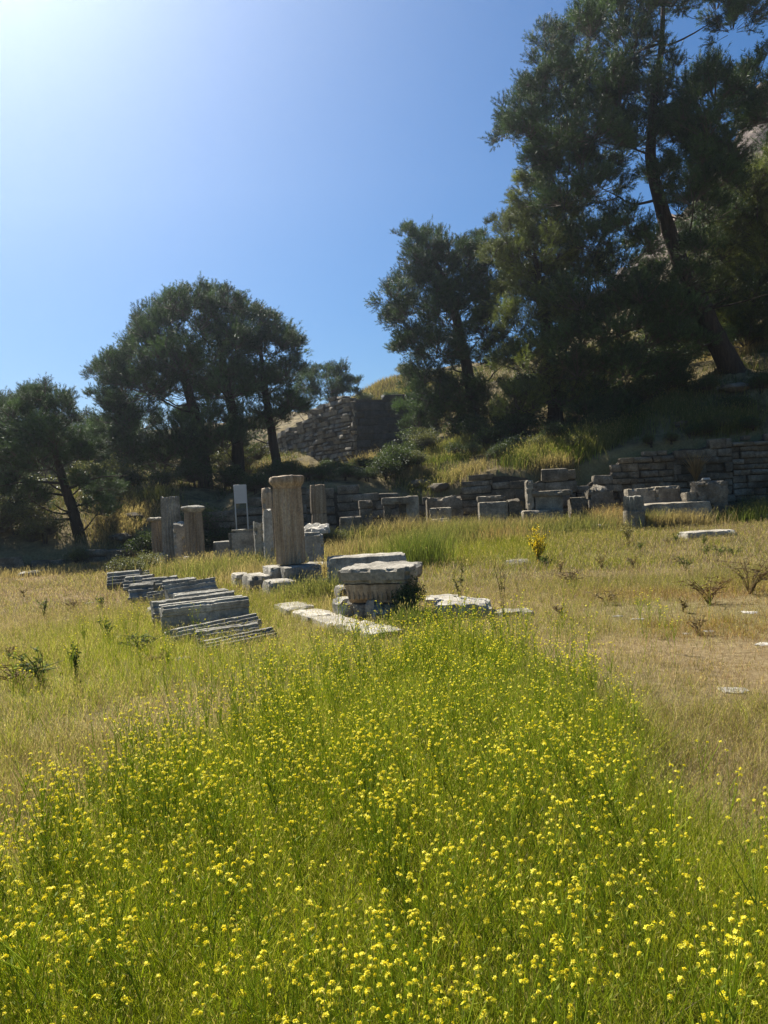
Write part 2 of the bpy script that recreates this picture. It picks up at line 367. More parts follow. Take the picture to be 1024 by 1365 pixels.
def px_block(name, label, cat, x0, x1, yt, yb, Y, depth, rot=0.0, mat='marble', group=None, sink=True, parent=None, **kw):
    """a block whose near face spans the given picture box at distance Y; returns the object"""
    c = at((x0 + x1) / 2, yb, Y); top = at((x0 + x1) / 2, yt, Y).z; w = (x1 - x0) * Y / FPX
    r = R_(rot); cx = c.x - math.sin(r) * depth / 2; cy = Y + math.cos(r) * depth / 2
    base = c.z
    if sink: base = min(base, g1(cx, cy)) - 0.06
    me = block_mesh(w, depth, max(0.05, top - base), sd(), M[mat], **kw)
    o = link(name, me, parent, (cx, cy, base), (0, 0, r))
    if label: tag(o, label, cat, group)
    return o

# ------------------------------------------------------------------ masonry walls, every stone a part
def unit_stone(seed, boss=0.0):
    bm = bmesh.new(); bmesh.ops.create_cube(bm, size=1.0)
    bmesh.ops.bevel(bm, geom=bm.edges[:], offset=0.045, segments=1, affect='EDGES')
    for v in bm.verts:
        p = v.co.copy(); v.co += 0.10 * Vector((fbm(p, 1.6, seed), fbm(p, 1.6, seed + 2), fbm(p, 1.6, seed + 4)))
        if boss and p.y < -0.45: v.co.y -= boss * (1 - 0.6 * abs(p.x)) * (0.7 + 0.5 * fbm(p, 2, seed))
    return bm
def stone_set(mat, n=7, boss=0.0, s0=0):
    return [bm_mesh('stone', unit_stone(s0 + i * 5, boss), M[mat], 50) for i in range(n)]
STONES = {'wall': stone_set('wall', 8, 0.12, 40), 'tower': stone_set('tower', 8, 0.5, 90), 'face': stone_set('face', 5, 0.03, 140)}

def masonry(name, label, A, B, ztop, zbase, ch=0.3, ln=(0.45, 0.9), thick=0.5, kind='wall', jig=0.03, seed=1, cat='wall', root=None, gap=0.02, depth=0.3, yard=0.025, miss=0.03, seglen=(0.9, 2.6)):
    """stones laid in courses from A to B (xy); ztop(s), zbase(s) heights along it; face looks to the right of A->B"""
    rnd = random.Random(seed); A = Vector((A[0], A[1])); B = Vector((B[0], B[1])); L = (B - A).length; u = (B - A) / L
    ang = math.atan2(u.y, u.x); nrm = Vector((u.y, -u.x))       # outwards
    if root is None:
        root = empty(name, (A.x, A.y, zbase(0)), ang); tag(root, label, cat)
    o3 = Vector(root.location); rz = root.rotation_euler.z
    def loc(s, out, z):
        p = A + u * s + nrm * out; q = Vector((p.x, p.y, z)) - o3; return Matrix.Rotation(-rz, 3, 'Z') @ q
    # core behind the face
    n = max(4, int(L / 0.5)); bm = bmesh.new(); f = []; b = []
    for i in range(n + 1):
        s = L * i / n; zb = zbase(s) - 0.3; zt = ztop(s) - ch * 0.55
        f.append((bm.verts.new(loc(s, -0.09, zb)), bm.verts.new(loc(s, -0.09, max(zt, zb + 0.05)))))
        b.append((bm.verts.new(loc(s, -thick, zb)), bm.verts.new(loc(s, -thick, max(zt, zb + 0.05)))))
    for i in range(n):
        bm.faces.new((f[i][0], f[i + 1][0], f[i + 1][1], f[i][1])); bm.faces.new((b[i][0], b[i][1], b[i + 1][1], b[i + 1][0]))
        bm.faces.new((f[i][1], f[i + 1][1], b[i + 1][1], b[i][1]))
    bm.faces.new((f[0][0], f[0][1], b[0][1], b[0][0])); bm.faces.new((f[n][0], b[n][0], b[n][1], f[n][1]))
    bmesh.ops.recalc_face_normals(bm, faces=bm.faces)
    link('core', bm_mesh('core', bm, M['core'], 30), root)
    zmin = min(zbase(L * i / 20) for i in range(21)) - 0.1; zmax = max(ztop(L * i / 20) for i in range(21))
    cuts = [0.0]
    while cuts[-1] < L: cuts.append(cuts[-1] + rnd.uniform(*seglen))
    for ca, cb in zip(cuts, cuts[1:]):
        cb = min(cb, L) + rnd.uniform(-.1, .1) * (cb < L); chs = ch * rnd.uniform(0.8, 1.25); z = zmin - rnd.uniform(0, ch)
        while z < zmax:
            c = chs * rnd.uniform(0.75, 1.25); s = ca - rnd.uniform(0, ln[0])
            while s < cb:
                w = rnd.uniform(*ln); s0 = max(ca, s); s1 = min(cb, s + w); s += w
                if s1 - s0 < 0.1: continue
                sm = (s0 + s1) / 2
                if z + c * 0.6 > ztop(sm) + rnd.uniform(-.5, .3) * c or z + c < zbase(sm) - 0.05: continue
                hh = c * rnd.uniform(0.9, 1.05) - gap; ww = s1 - s0 - gap * rnd.uniform(0.3, 1.6)
                if rnd.random() < miss: continue
                if rnd.random() < 0.12: hh *= 0.72
                p = loc(sm, -depth / 2 + rnd.uniform(-jig, jig), z + c / 2)
                link('stone', rnd.choice(STONES[kind]), root, p, (rnd.uniform(-yard, yard), rnd.uniform(-yard, yard), ang - rz + rnd.uniform(-yard, yard)), (ww, depth, hh))
            z += c
    return root

def poly(pts):
    xs = [p[0] for p in pts]; ys = [p[1] for p in pts]
    return lambda s: float(np.interp(s, xs, ys))

def wall_px(name, label, pxs, tops, Y0, Y1, ch, ln, seed, **kw):
    """wall whose foot runs Y0..Y1 across the given columns; tops = rows of its crest"""
    a = at(pxs[0], 690, Y0); b = at(pxs[-1], 690, Y1); L = math.hypot(b.x - a.x, b.y - a.y)
    tp = []
    for p, t in zip(pxs, tops):
        k = (p - pxs[0]) / (pxs[-1] - pxs[0]); Y = 1 / ((1 - k) / Y0 + k / Y1); q = at(p, t, Y)
        tp.append((math.hypot(q.x - a.x, q.y - a.y), q.z))
    zt = poly(tp); ux, uy = (b.x - a.x) / L, (b.y - a.y) / L
    zb = lambda s: g1(a.x + ux * s + uy * 0.25, a.y + uy * s - ux * 0.25) - 0.12
    return masonry(name, label, (a.x, a.y), (b.x, b.y), zt, zb, ch, ln, seed=seed, **kw)

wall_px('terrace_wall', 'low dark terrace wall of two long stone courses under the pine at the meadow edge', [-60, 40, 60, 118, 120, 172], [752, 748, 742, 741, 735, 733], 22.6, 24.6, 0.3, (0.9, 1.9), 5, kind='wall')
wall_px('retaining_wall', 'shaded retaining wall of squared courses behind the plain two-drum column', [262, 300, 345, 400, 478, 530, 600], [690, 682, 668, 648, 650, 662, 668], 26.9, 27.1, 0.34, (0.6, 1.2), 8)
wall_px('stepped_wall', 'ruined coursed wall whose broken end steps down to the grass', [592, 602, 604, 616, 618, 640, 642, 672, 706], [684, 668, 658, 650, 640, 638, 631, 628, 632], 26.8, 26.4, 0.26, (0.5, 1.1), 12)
wall_px('niche_wall', 'broken wall stub of large blocks standing behind the altar', [706, 716, 718, 738, 740, 770], [640, 638, 632, 630, 627, 629], 26.2, 26.0, 0.42, (0.6, 1.1), 15)
wall_px('hillside_wall', 'long rubble retaining wall of irregular squared stones below the leaning pine', [772, 786, 800, 812, 830, 848, 870, 892, 905, 930, 950, 968, 985, 1010, 1040, 1150], [652, 640, 630, 633, 606, 612, 597, 602, 590, 596, 583, 592, 580, 585, 572, 560], 26.1, 25.9, 0.25, (0.22, 0.7), 21, jig=0.07, yard=0.04, miss=0.04)

# tower: bossed long face in raking sun + smooth face with its shade painted dark
def build_tower():
    c = at(477, 612, 45); l = at(335, 600, 58.5); r = at(566, 600, 45.8)
    ztop_c = at(477, 528, 45).z
    root = empty('fortification_tower', (c.x, c.y, c.z)); tag(root, 'old fortification wall corner with rows of rough bossed stones and a smooth face coloured dark for shade', 'wall')
    L = math.hypot(l.x - c.x, l.y - c.y)
    zt = poly([(0, ztop_c - 2.2), (L * 0.2, ztop_c - 1.6), (L * 0.45, ztop_c - 0.9), (L * 0.65, ztop_c - 0.3), (L * 0.82, ztop_c + 0.3), (L, ztop_c)])
    masonry('', '', (l.x, l.y), (c.x, c.y), zt, lambda s: min(g1(l.x + (c.x - l.x) * s / L - 0.5, l.y + (c.y - l.y) * s / L - 0.4), c.z) - 0.3, 0.31, (0.5, 1.15), 1.0, 'tower', 0.10, 31, root=root, depth=0.42, gap=0.04, yard=0.07, miss=0.03, seglen=(3, 6))
    L2 = math.hypot(r.x - c.x, r.y - c.y)
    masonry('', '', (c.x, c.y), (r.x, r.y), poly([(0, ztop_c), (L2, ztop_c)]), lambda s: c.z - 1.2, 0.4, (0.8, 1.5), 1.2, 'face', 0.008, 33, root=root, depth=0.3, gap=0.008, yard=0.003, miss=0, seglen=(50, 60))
    # earth fill carrying the grass on top
    bm = bmesh.new(); inv = Vector(root.location)
    ring = [Vector((c.x + 0.1, c.y + 0.4, ztop_c - 0.2)), Vector((r.x, r.y + 0.4, ztop_c - 0.2)), Vector((r.x + 0.3, r.y + 8, ztop_c + 1.0)), Vector((c.x - 3.6, c.y + 9, ztop_c + 0.4)), Vector((c.x - 1.4, c.y + 3.4, ztop_c - 0.3))]
    t = [bm.verts.new(p - inv) for p in ring]; b = [bm.verts.new(p - inv - Vector((0, 0, 5.5))) for p in ring]
    bm.faces.new(t)
    for i in range(5): bm.faces.new((b[i], b[(i + 1) % 5], t[(i + 1) % 5], t[i]))
    link('earth_fill', bm_mesh('fill', bm, M['core'], 30), root)
build_tower()

# ------------------------------------------------------------------ colonnade
def fluted_column(label, px, py, Y, hpx, r, lean=0, cap=None, mat='column', seed=1, flutes=20, group=None, sinkz=0.0, r1=None, wear=0.5, name='fluted_column', shafts=None):
    p = at(px, py, Y); root = empty(name, (p.x, p.y, p.z - sinkz), random.uniform(0, 6)); tag(root, label, 'column', group)
    root.rotation_euler.y = 0
    h = hpx * Y / FPX + sinkz
    if shafts:
        z = 0
        for k, f in enumerate(shafts):
            s = link('drum', column_mesh(r * (1 - 0.02 * k), (r1 or r * 0.95) * (1 - 0.01 * k), h * f - 0.006, seed + k, M[mat], flutes, wear=wear), root, (0.012 * k, 0, z)); z += h * f
    else:
        link('shaft', column_mesh(r, r1 or r * 0.93, h, seed, M[mat], flutes, wear=wear), root)
    if cap:
        link('capital', cap, root, (0, 0, h - 0.01))
    return root

# main column on its step blocks
capm = lathe_mesh([(0.255, 0), (0.262, 0.02), (0.265, 0.035), (0.285, 0.05), (0.302, 0.085), (0.308, 0.10), (0.312, 0.18), (0.305, 0.20), (0.285, 0.212), (0.12, 0.218)], 71, M['column'], 56, 0.03, (0, 0))
fluted_column('tall fluted column with a worn capital standing on the stepped blocks', 388, 751, 14.0, 102, 0.262, cap=capm, seed=3, r1=0.258, wear=0.3)
colonnade_rot = 24.0
px_block('step_block', 'upper step block with bright top directly under the tall fluted column', 'stone block', 362, 386, 756, 775, 13.7, 0.62, 24, 'marble')
px_block('step_block', 'longer upper step block jutting right from under the tall column', 'stone block', 380, 432, 755, 776, 13.45, 0.75, 20, 'marble')
px_block('step_block', 'lower step block with bright top and dark end below the tall column', 'stone block', 361, 398, 775, 800, 12.75, 0.6, 22, 'marble')
px_block('step_block', 'flat step block half sunk in grass left of the lower step', 'stone block', 334, 366, 768, 786, 13.6, 0.8, 22, 'marble')
px_block('step_block', 'small low step stone sunk in grass farthest left of the tall column steps', 'stone block', 314, 334, 765, 775, 14.6, 0.5, 22, 'pale')
px_block('step_block', 'low step stone in the grass right of the tall column toward the long block', 'stone block', 424, 446, 774, 784, 12.9, 0.4, 10, 'marble')

# stylobate paving strip toward the pedestal
STY = [(392, 808, 0.55), (420, 818, 0.6), (449, 829, 0.6), (482, 842, 0.5), (505, 848, 0.4)]
words = ['starting below the lower step block', 'second from the lower step block', 'midway between column steps and pedestal', 'next to the pedestal footing', 'end one in front of the pedestal footing']
for (px, py, w), wd in zip(STY, words):
    p = at(px, py, 1.58 * FPX / (py - 664)); me = block_mesh(0.46, w * 1.35, 0.2, sd(), M['pale'], amp=0.015, bev=0.015, res=0.08)
    tag(link('paving_stone', me, None, (p.x, p.y, g1(p.x, p.y) - 0.12), (0, 0, R_(25 + random.uniform(-3, 3)))), 'pale flat paving stone of the column line, ' + wd, 'paving stone', 'paving stones of the column line')
for k, (px, py, w, d, wd) in enumerate([(268, 757, 0.8, 0.9, 'first beyond the left fluted column base'), (292, 763, 0.7, 0.7, 'second beyond the left fluted column'), (330, 772, 0.5, 0.4, 'last before the tall column steps'), (222, 745, 0.7, 0.5, 'under the dark unfinished columns')]):
    Y = 1.62 * FPX / (py - 671); p = at(px, py, Y)
    tag(link('paving_stone', block_mesh(w, d, 0.16, sd(), M['pale'], amp=0.03, chip=0.1), None, (p.x, p.y, g1(p.x, p.y) - 0.05), (0, 0, R_(25))), 'pale broken footing slab in grass, ' + wd, 'paving stone', 'paving stones of the column line')

# far left columns
capl = lathe_mesh([(0.235, 0), (0.25, 0.02), (0.30, 0.07), (0.31, 0.09), (0.31, 0.125), (0.28, 0.15), (0.15, 0.16)], 77, M['cornice'], 36, 0.05)
fluted_column('fluted column with flat round capital leaning slightly left among broken shafts', 261, 748, 20.0, 66, 0.245, cap=capl, seed=13, wear=0.2, sinkz=0.1)
fluted_column('tallest dark fluted shaft without a capital behind the leaning column', 231, 742, 21.5, 80, 0.27, seed=17, wear=0.1, mat='cornice', sinkz=0.15)
fluted_column('short fluted shaft stump capped by a flat slab beside the dark shaft', 214, 738, 22.0, 44, 0.22, seed=19, wear=0.1, cap=block_mesh(0.62, 0.5, 0.1, sd(), M['marble'], amp=0.03), sinkz=0.15)
px_block('broken_drum', 'low broken pier with pale slanted top between the dark shaft and leaning column', 'stone block', 233, 248, 700, 742, 20.6, 0.45, 10, 'cornice', topamp=0.15)
px_block('base_block', 'small pale cube stone at the foot of the leaning fluted column', 'stone block', 245, 253, 742, 750, 19.6, 0.25, 10, 'pale')
px_block('base_block', 'small pale cube stone at the foot of the dark fluted shaft', 'stone block', 212, 222, 737, 744, 21.2, 0.25, 5, 'pale')
# plain two-drum column behind
fluted_column('plain slender two-drum column standing before the shaded retaining wall', 427, 712, 23.5, 66, 0.245, mat='column', seed=23, flutes=0, r1=0.225, shafts=[0.52, 0.48], name='plain_column', sinkz=0.3)
# things behind the main column
px_block('stone_pillar', 'pinkish square pillar just behind the tall fluted column', 'stone pillar', 353, 366, 650, 722, 18.5, 0.3, 12, 'column')
px_block('carved_stone', 'pale upright carved stone with a sloping head beside the pinkish pillar', 'carved stone', 353, 365, 682, 726, 17.2, 0.25, 15, 'pale', topamp=0.1, taper=-0.1)
px_block('upright_slab', 'dark jagged upright slab left of the pale carved stone', 'stone slab', 340, 354, 694, 728, 17.6, 0.2, 14, 'cornice', topamp=0.2, chip=0.15)
px_block('round_topped_slab', 'low dark slab with rounded shoulder half hidden in dry grass', 'stone slab', 306, 345, 706, 732, 18.8, 0.3, 8, 'cornice', bev=0.14, chip=0.1)
px_block('low_slab', 'thin pale slab lying in the grass left of the rounded slab', 'stone slab', 284, 306, 722, 727, 20.0, 0.4, 8, 'pale')
px_block('fallen_slab', 'bright flat fallen slab on top of another right of the tall column', 'stone slab', 404, 441, 703, 712, 18.2, 0.8, 8, 'pale', sink=False, topamp=0.12, chip=0.1)
px_block('fallen_block', 'broken block lying beneath the bright fallen slab', 'stone block', 403, 432, 710, 735, 17.8, 0.7, 10, 'pale', chip=0.12)
def r_small(r): return r < 0.2
def rock(name, label, px, py, Y, rx, ry, rz, mat='marble', group=None, sub=3, dz=0.0, rot=None):
    p = at(px, py, Y); z = g1(p.x, Y)
    o = link(name, rock_mesh(sd(), M[mat], sub), None, (p.x, Y, z + dz - (rz * 0.22 if r_small(rx) else 0)), (0, 0, rot if rot is not None else random.uniform(0, 6)), (rx, ry, rz)); tag(o, label, 'rock', group); return o
rock('boulder', 'large rounded grey boulder in the grass right of the tall column', 434, 738, 16.6, 0.52, 0.4, 0.5, 'marble', rot=0.2)

# pedestal and long block
px_block('long_block', 'long rectangular block with flaking dark face behind the carved pedestal', 'stone block', 438, 545, 741, 790, 12.6, 0.55, 4, 'marble', res=0.1, maxc=14)
def build_pedestal():
    Y = 9.9; c = at(512, 830, Y); base = g1(c.x, Y + 0.4) - 0.05
    root = empty('carved_pedestal', (c.x, Y + 0.38, base), R_(-16)); tag(root, 'overturned carved capital block with fluted band and broad rough top, overgrown at one corner', 'carved stone')
    top = at(505, 752, Y).z - base
    link('base', block_mesh(0.72, 0.66, top * 0.33, sd(), M['cornice'], amp=0.015), root, (0.03, 0, 0))
    nk = block_mesh(0.86, 0.78, top * 0.34, sd(), M['column'], amp=0.006, bev=0.01, chip=0.03, taper=0.14); band = link('fluted_band', nk, root, (0, 0, top * 0.33))
    me = block_mesh(0.032, 0.05, top * 0.22, 5, M['column'], amp=0.003, bev=0.006, chip=0.0, res=0.06)
    for i in range(12):
        link('rib', me, band, (-0.35 + i * 0.0635, -0.36, top * 0.07), (R_(-8), 0, 0))
    link('top_slab', block_mesh(0.97, 0.88, top * 0.27, sd(), M['marble'], amp=0.012, bev=0.012, chip=0.05, res=0.05, maxc=20, taper=0.04, topamp=0.02), root, (0, 0, top * 0.672))
build_pedestal()
px_block('footing_block', 'upright pale footing block left of the carved pedestal', 'stone block', 455, 486, 798, 828, 10.2, 0.35, 30, 'pale', chip=0.1)
px_block('footing_slab', 'thin grey slab resting above the pale footing block', 'stone slab', 455, 490, 782, 797, 10.9, 0.4, 20, 'marble', chip=0.08)
px_block('footing_stone', 'small broken wedge of stone at the pedestal foot', 'stone block', 486, 506, 800, 812, 9.9, 0.2, -20, 'pale', chip=0.1)
px_block('footing_stone', 'tilted pale chip of stone lying lowest at the pedestal foot', 'stone block', 492, 510, 812, 824, 9.6, 0.2, -35, 'pale', chip=0.1)
px_block('flat_slab', 'pale flat slab in the flowering weeds right of the pedestal', 'stone slab', 578, 656, 806, 822, 9.6, 0.75, -6, 'pale', chip=0.08, topamp=0.03)
px_block('flat_slab', 'smaller pale slab just behind the flat slab right of the pedestal', 'stone slab', 566, 612, 798, 806, 10.8, 0.5, -6, 'pale', chip=0.08)
px_block('flat_slab', 'narrow pale slab end sunk in weeds beyond the flat slab', 'stone slab', 652, 716, 817, 824, 9.6, 0.4, 4, 'pale', chip=0.08)

# ------------------------------------------------------------------ row of moulded blocks on the left
def cornice_prof(d, h, kind):
    st = {0: [(-.5, .0), (-.5, .52), (-.40, .55), (-.40, .70), (-.26, .73), (-.25, .86), (-.10, .88), (-.09, 1.0), (.12, 1.0), (.13, .90), (.5, .86), (.5, 0)],
          1: [(-.44, .0), (-.44, .34), (-.5, .38), (-.5, .50), (-.40, .53), (-.39, .64), (-.27, .67), (-.27, .80), (-.12, .83), (-.11, .97), (.05, 1.0), (.06, .88), (.22, .87), (.23, .99), (.5, .97), (.5, 0)],
          2: [(-.42, .0), (-.42, .70), (-.47, .73), (-.47, .80), (-.5, .82), (-.5, .92), (-.40, .94), (-.39, 1.0), (-.2, 1.0), (-.18, .93), (.1, .94), (.12, 1.0), (.5, .98), (.5, 0)]}[kind]
    return [(a * d, b * h) for a, b in st]
CB = [  # x0,x1, crest row at the middle, foot row, Y of the middle, depth, turn, kind, tilt, label
 (270, 364, 848, 868, 8.75, 0.30, 36, 0, -2, 'bright-edged moulded block lying lowest at the near end of the row'),
 (258, 346, 838, 856, 9.15, 0.28, 22, 1, 0, 'small moulded block tucked behind the bright-edged end block'),
 (226, 340, 831, 850, 9.5, 0.30, 36, 0, -3, 'long thin moulded block in front of the tall dark block'),
 (212, 328, 803, 846, 10.0, 0.40, 20, 2, 0, 'tallest block of the row with plain dark face and moulded upper edge'),
 (200, 312, 797, 832, 10.6, 0.38, 22, 1, -2, 'grooved block right behind the tallest dark block'),
 (222, 286, 776, 790, 12.2, 0.34, 30, 0, -8, 'slanting slab with pale edge lying on the broken rubble of the row'),
 (212, 258, 774, 790, 13.6, 0.5, 18, 1, 0, 'grooved block in the middle of the row beyond the rubble'),
 (168, 202, 780, 800, 13.2, 0.45, 14, 1, 3, 'squat grooved block jutting left from the middle of the row'),
 (186, 234, 771, 784, 14.6, 0.5, 16, 0, 0, 'low moulded block beyond the squat grooved block'),
 (162, 200, 769, 786, 15.0, 0.5, 8, 1, -3, 'layered block second from the far end of the row'),
 (138, 184, 763, 790, 15.9, 0.55, 12, 1, 0, 'layered high block at the far end of the row near the terrace wall'),
 (142, 196, 764, 774, 16.8, 0.5, 16, 0, 0, 'thin slab just behind the far end block of the row'),
 (232, 300, 790, 806, 11.5, 0.30, 28, 1, 5, 'narrow tilted fragment wedged between the grooved block and the rubble'),
 (196, 240, 788, 800, 12.9, 0.28, 24, 0, -4, 'short fragment lying between the squat block and the rubble')]
for (x0, x1, yt, yb, Y, d, rot, kd, tilt, lab) in CB:
    c = at((x0 + x1) / 2, yb, Y); cx, cy = c.x, Y + d / 2; base = g1(cx, cy) - 0.05; top = at((x0 + x1) / 2, yt, Y).z
    me = extrude_profile(cornice_prof(d, max(0.12, top - base), kd), (x1 - x0) * Y / FPX / math.cos(R_(rot)) * 0.93, sd(), M['cornice'], seg=30)
    tag(link('moulded_block', me, None, (cx, cy, base), (R_(tilt * 0.7), R_(-1.5 + tilt * 0.3), R_(rot))), 'grey ' + lab, 'stone block', 'moulded blocks laid in a row on the grass')
rock('rubble_stone', 'rough broken grey lump in the row of moulded blocks', 250, 800, 12.1, 0.42, 0.3, 0.42, 'cornice')
rock('rubble_stone', 'smaller pale broken lump beside the rough lump in the moulded row', 288, 798, 12.0, 0.26, 0.25, 0.34, 'marble')
rock('rubble_stone', 'rounded stone end at the left of the moulded row rubble', 214, 806, 11.9, 0.24, 0.22, 0.3, 'marble')

# ------------------------------------------------------------------ blocks along the back wall
px_block('stone_block', 'low block with flat lit top near the plain column and leafy weed', 'stone block', 454, 484, 689, 712, 24.0, 0.7, 4, 'wall')
px_block('stone_block', 'upright two-part block left of the stone table', 'stone block', 481, 498, 678, 708, 24.6, 0.5, 3, 'rear')
px_block('stone_block', 'square block balanced on top of the upright block left of the stone table', 'stone block', 479, 497, 667, 678, 24.6, 0.5, 6, 'wall', sink=False)
t = empty('stone_table', at(530, 704, 24.4)); tag(t, 'stone table with a flat lintel slab on two uprights before the wall', 'stone table')
def child_px(name, parent, *a, **k):
    o = px_block(name, None, None, *a, **k); o.parent = parent; o.location = Vector(o.location) - Vector(parent.location); return o
child_px('lintel', t, 509, 546, 663, 672, 24.2, 0.7, 0, 'rear', sink=False)
child_px('upright', t, 513, 522, 672, 706, 24.4, 0.4, 0, 'wall'); child_px('upright', t, 534, 545, 672, 706, 24.5, 0.5, 0, 'wall')
px_block('stone_block', 'tall narrow block touching the end of the stone table', 'stone block', 543, 560, 661, 704, 24.3, 0.5, -3, 'rear')
px_block('stone_block', 'rough speckled block beside the stepped wall end', 'stone block', 574, 603, 677, 702, 24.4, 0.6, -4, 'rear', chip=0.12)
px_block('stone_block', 'small block in grass under the rough speckled block', 'stone block', 576, 600, 692, 706, 23.8, 0.4, -6, 'rear')
px_block('stone_block', 'wide rough block behind the speckled block at the stepped wall', 'stone block', 570, 618, 664, 690, 25.6, 0.5, 2, 'wall', chip=0.15, topamp=0.15)
px_block('stone_block', 'pale box-shaped block with streaked front before the stepped wall', 'stone block', 640, 678, 669, 692, 24.2, 0.6, -2, 'rear')
px_block('cap_slab', 'dark cap slab overhanging the pale box-shaped block', 'stone slab', 637, 674, 661, 668.5, 24.6, 0.5, -2, 'rear', sink=False)
px_block('stone_block', 'broken dark block with lit top joining the pale box block', 'stone block', 676, 698, 667, 692, 24.3, 0.6, 0, 'wall', chip=0.14, topamp=0.08)
a = empty('stone_altar', at(730, 690, 24)); tag(a, 'stone altar with overhanging top slab, upright side slab and bright plinth', 'altar')
child_px('plinth', a, 698, 752, 680, 692, 23.6, 0.9, -2, 'rear'); child_px('body', a, 714, 752, 661, 680, 24.0, 0.6, -2, 'rear', sink=False)
child_px('top_slab', a, 709, 764, 654, 661, 23.9, 0.75, -2, 'rear', sink=False); child_px('side_slab', a, 704, 713, 640, 682, 24.0, 0.5, -2, 'rear', sink=False)
px_block('stone_block', 'weathered block right of the altar in the grass', 'stone block', 762, 786, 663, 690, 24.3, 0.5, 0, 'wall', chip=0.12)
px_block('stone_block', 'layered sloping boulder block heaped with dry grass right of the altar', 'stone block', 786, 822, 652, 690, 25.0, 0.8, 4, 'wall', chip=0.2, topamp=0.25)
rock('rounded_stone', 'rounded hump-shaped stone standing in grass left of the fluted stump', 797, 694, 22.8, 0.34, 0.28, 0.62, 'rear')
sp = empty('column_stump', at(846, 701, 22.4)); tag(sp, 'short column stump with fluted dark top on a smooth lower drum', 'column'); sp.location.z = g1(sp.location.x, 22.4) - 0.08
hh = at(846, 681, 22.4).z - sp.location.z
link('lower_drum', column_mesh(0.31, 0.30, hh, 61, M['rear'], 0), sp); link('fluted_drum', column_mesh(0.28, 0.28, 20 * 22.4 / FPX, 63, M['cornice'], 14, 0.24, wear=0.0), sp, (0, 0, hh - 0.01))
px_block('base_course', 'long grey base block carrying the stones in front of the hillside wall', 'stone block', 855, 950, 670, 700, 23.2, 1.0, -3, 'rear', res=0.2, maxc=14)
px_block('course_block', 'pale rectangular block with broken edge set behind the fluted stump', 'stone block', 838, 877, 651, 672, 24.6, 0.5, -2, 'rear', sink=True)
px_block('course_block', 'smooth pale block adjoining the broken-edged block on the base course', 'stone block', 876, 908, 648, 672, 24.5, 0.6, -2, 'rear', sink=True)
px_block('rough_block', 'big rough-faced pale block on the right end of the base course', 'stone block', 932, 970, 642, 670, 23.4, 0.75, -4, 'rear', sink=False, amp=0.05, chip=0.08)
px_block('small_stone', 'small dark stone leaning between the smooth block and rough block', 'stone block', 915, 934, 656, 670, 23.5, 0.35, 10, 'rear', sink=False, chip=0.1)
px_block('small_stone', 'small flat stone perched on top of the rough-faced block', 'stone block', 937, 950, 637, 642, 23.6, 0.3, 0, 'pale', sink=False)
px_block('end_block', 'dark block under the rough-faced block at the end of the base course', 'stone block', 950, 972, 668, 698, 23.4, 0.8, -4, 'wall')
px_block('flat_slab', 'long flat slab lying alone on the dry grass before the base course', 'stone slab', 916, 986, 708, 719, 18.6, 0.6, 6, 'marble', sink=False, chip=0.05)
bl = at(950, 725, 18.6); 
px_block('slab_support', 'dark stone propping up the long flat slab', 'stone block', 926, 972, 714, 724, 18.8, 0.35, 6, 'cornice')

# loose stones in the meadow
LOOSE = [(888, 696, 22.6, 0.4, 'low pale stone in grass before the long base course'), (1005, 688, 23.5, 0.8, 'flat pale stone at the grass edge right of the end block'),
 (692, 749, 15.8, 0.35, 'grey stone with dark side left of the yellow broom'), (850, 827, 9.2, 0.09, 'small white stone in dry grass right of the flowers'),
 (825, 824, 9.4, 0.08, 'small grey stone beside the small white stone'), (1000, 820, 9.3, 0.10, 'white stone among brown weeds at the dry slope'),
 (975, 926, 5.9, 0.13, 'pale flat stone on bare earth at the dry slope'), (1018, 865, 7.6, 0.10, 'pale broken stone beside bare earth and brown weeds'),
 (945, 842, 8.4, 0.07, 'small pale stone between brown weeds'), (915, 846, 8.3, 0.06, 'tiny pale stone left of the brown weeds'), (240, 882, 8.3, 0.12, 'low pale stone in the grass before the moulded row'),
 (26, 776, 19.5, 0.16, 'pale stone in dry grass near the terrace wall'), (40, 770, 20.6, 0.4, 'dark hollow stone with lit rim before the terrace wall'), (60, 764, 21.8, 0.3, 'grey stone against the terrace wall foot'),
 (118, 806, 14.0, 0.12, 'small stone in dry grass left of the moulded row'), (455, 716, 22, 0.3, 'low grey stone under the leafy weed')]
for (px, py, Y, r, lab) in LOOSE: rock('loose_stone', lab, px, py, Y, r, r * 0.8, r * 0.75, 'pale' if 'pale' in lab or 'white' in lab else 'marble', sub=2)
random.seed(5)
hr_spots = [(700, 588, 31, .5), (685, 578, 32, .4), (672, 592, 31, .35), (725, 580, 32, .4), (600, 575, 35, .7), (615, 580, 34.5, .5), (582, 578, 35, .5), (1000, 440, 39, .8), (960, 455, 39, .6), (160, 712, 25.6, .45), (150, 722, 25, .4), (178, 690, 27, .4), (200, 655, 29, .4), (560, 640, 28.6, .5), (585, 650, 28, .5), (980, 530, 29.5, .7), (905, 560, 28, .4)]

rr_ = random.Random(77)
for k in range(34):
    pxr = rr_.choice([rr_.uniform(560, 640), rr_.uniform(690, 840), rr_.uniform(830, 1020)]); Yr = rr_.uniform(24.6, 25.8); r = rr_.uniform(0.08, 0.24)
    rock('rubble_piece', 'broken rubble piece in the grass at the foot of the back walls', pxr, 690, Yr, r * 1.2, r, r * 0.8, rr_.choice(['wall', 'marble', 'wall']), 'rubble at the foot of the back walls', 2)
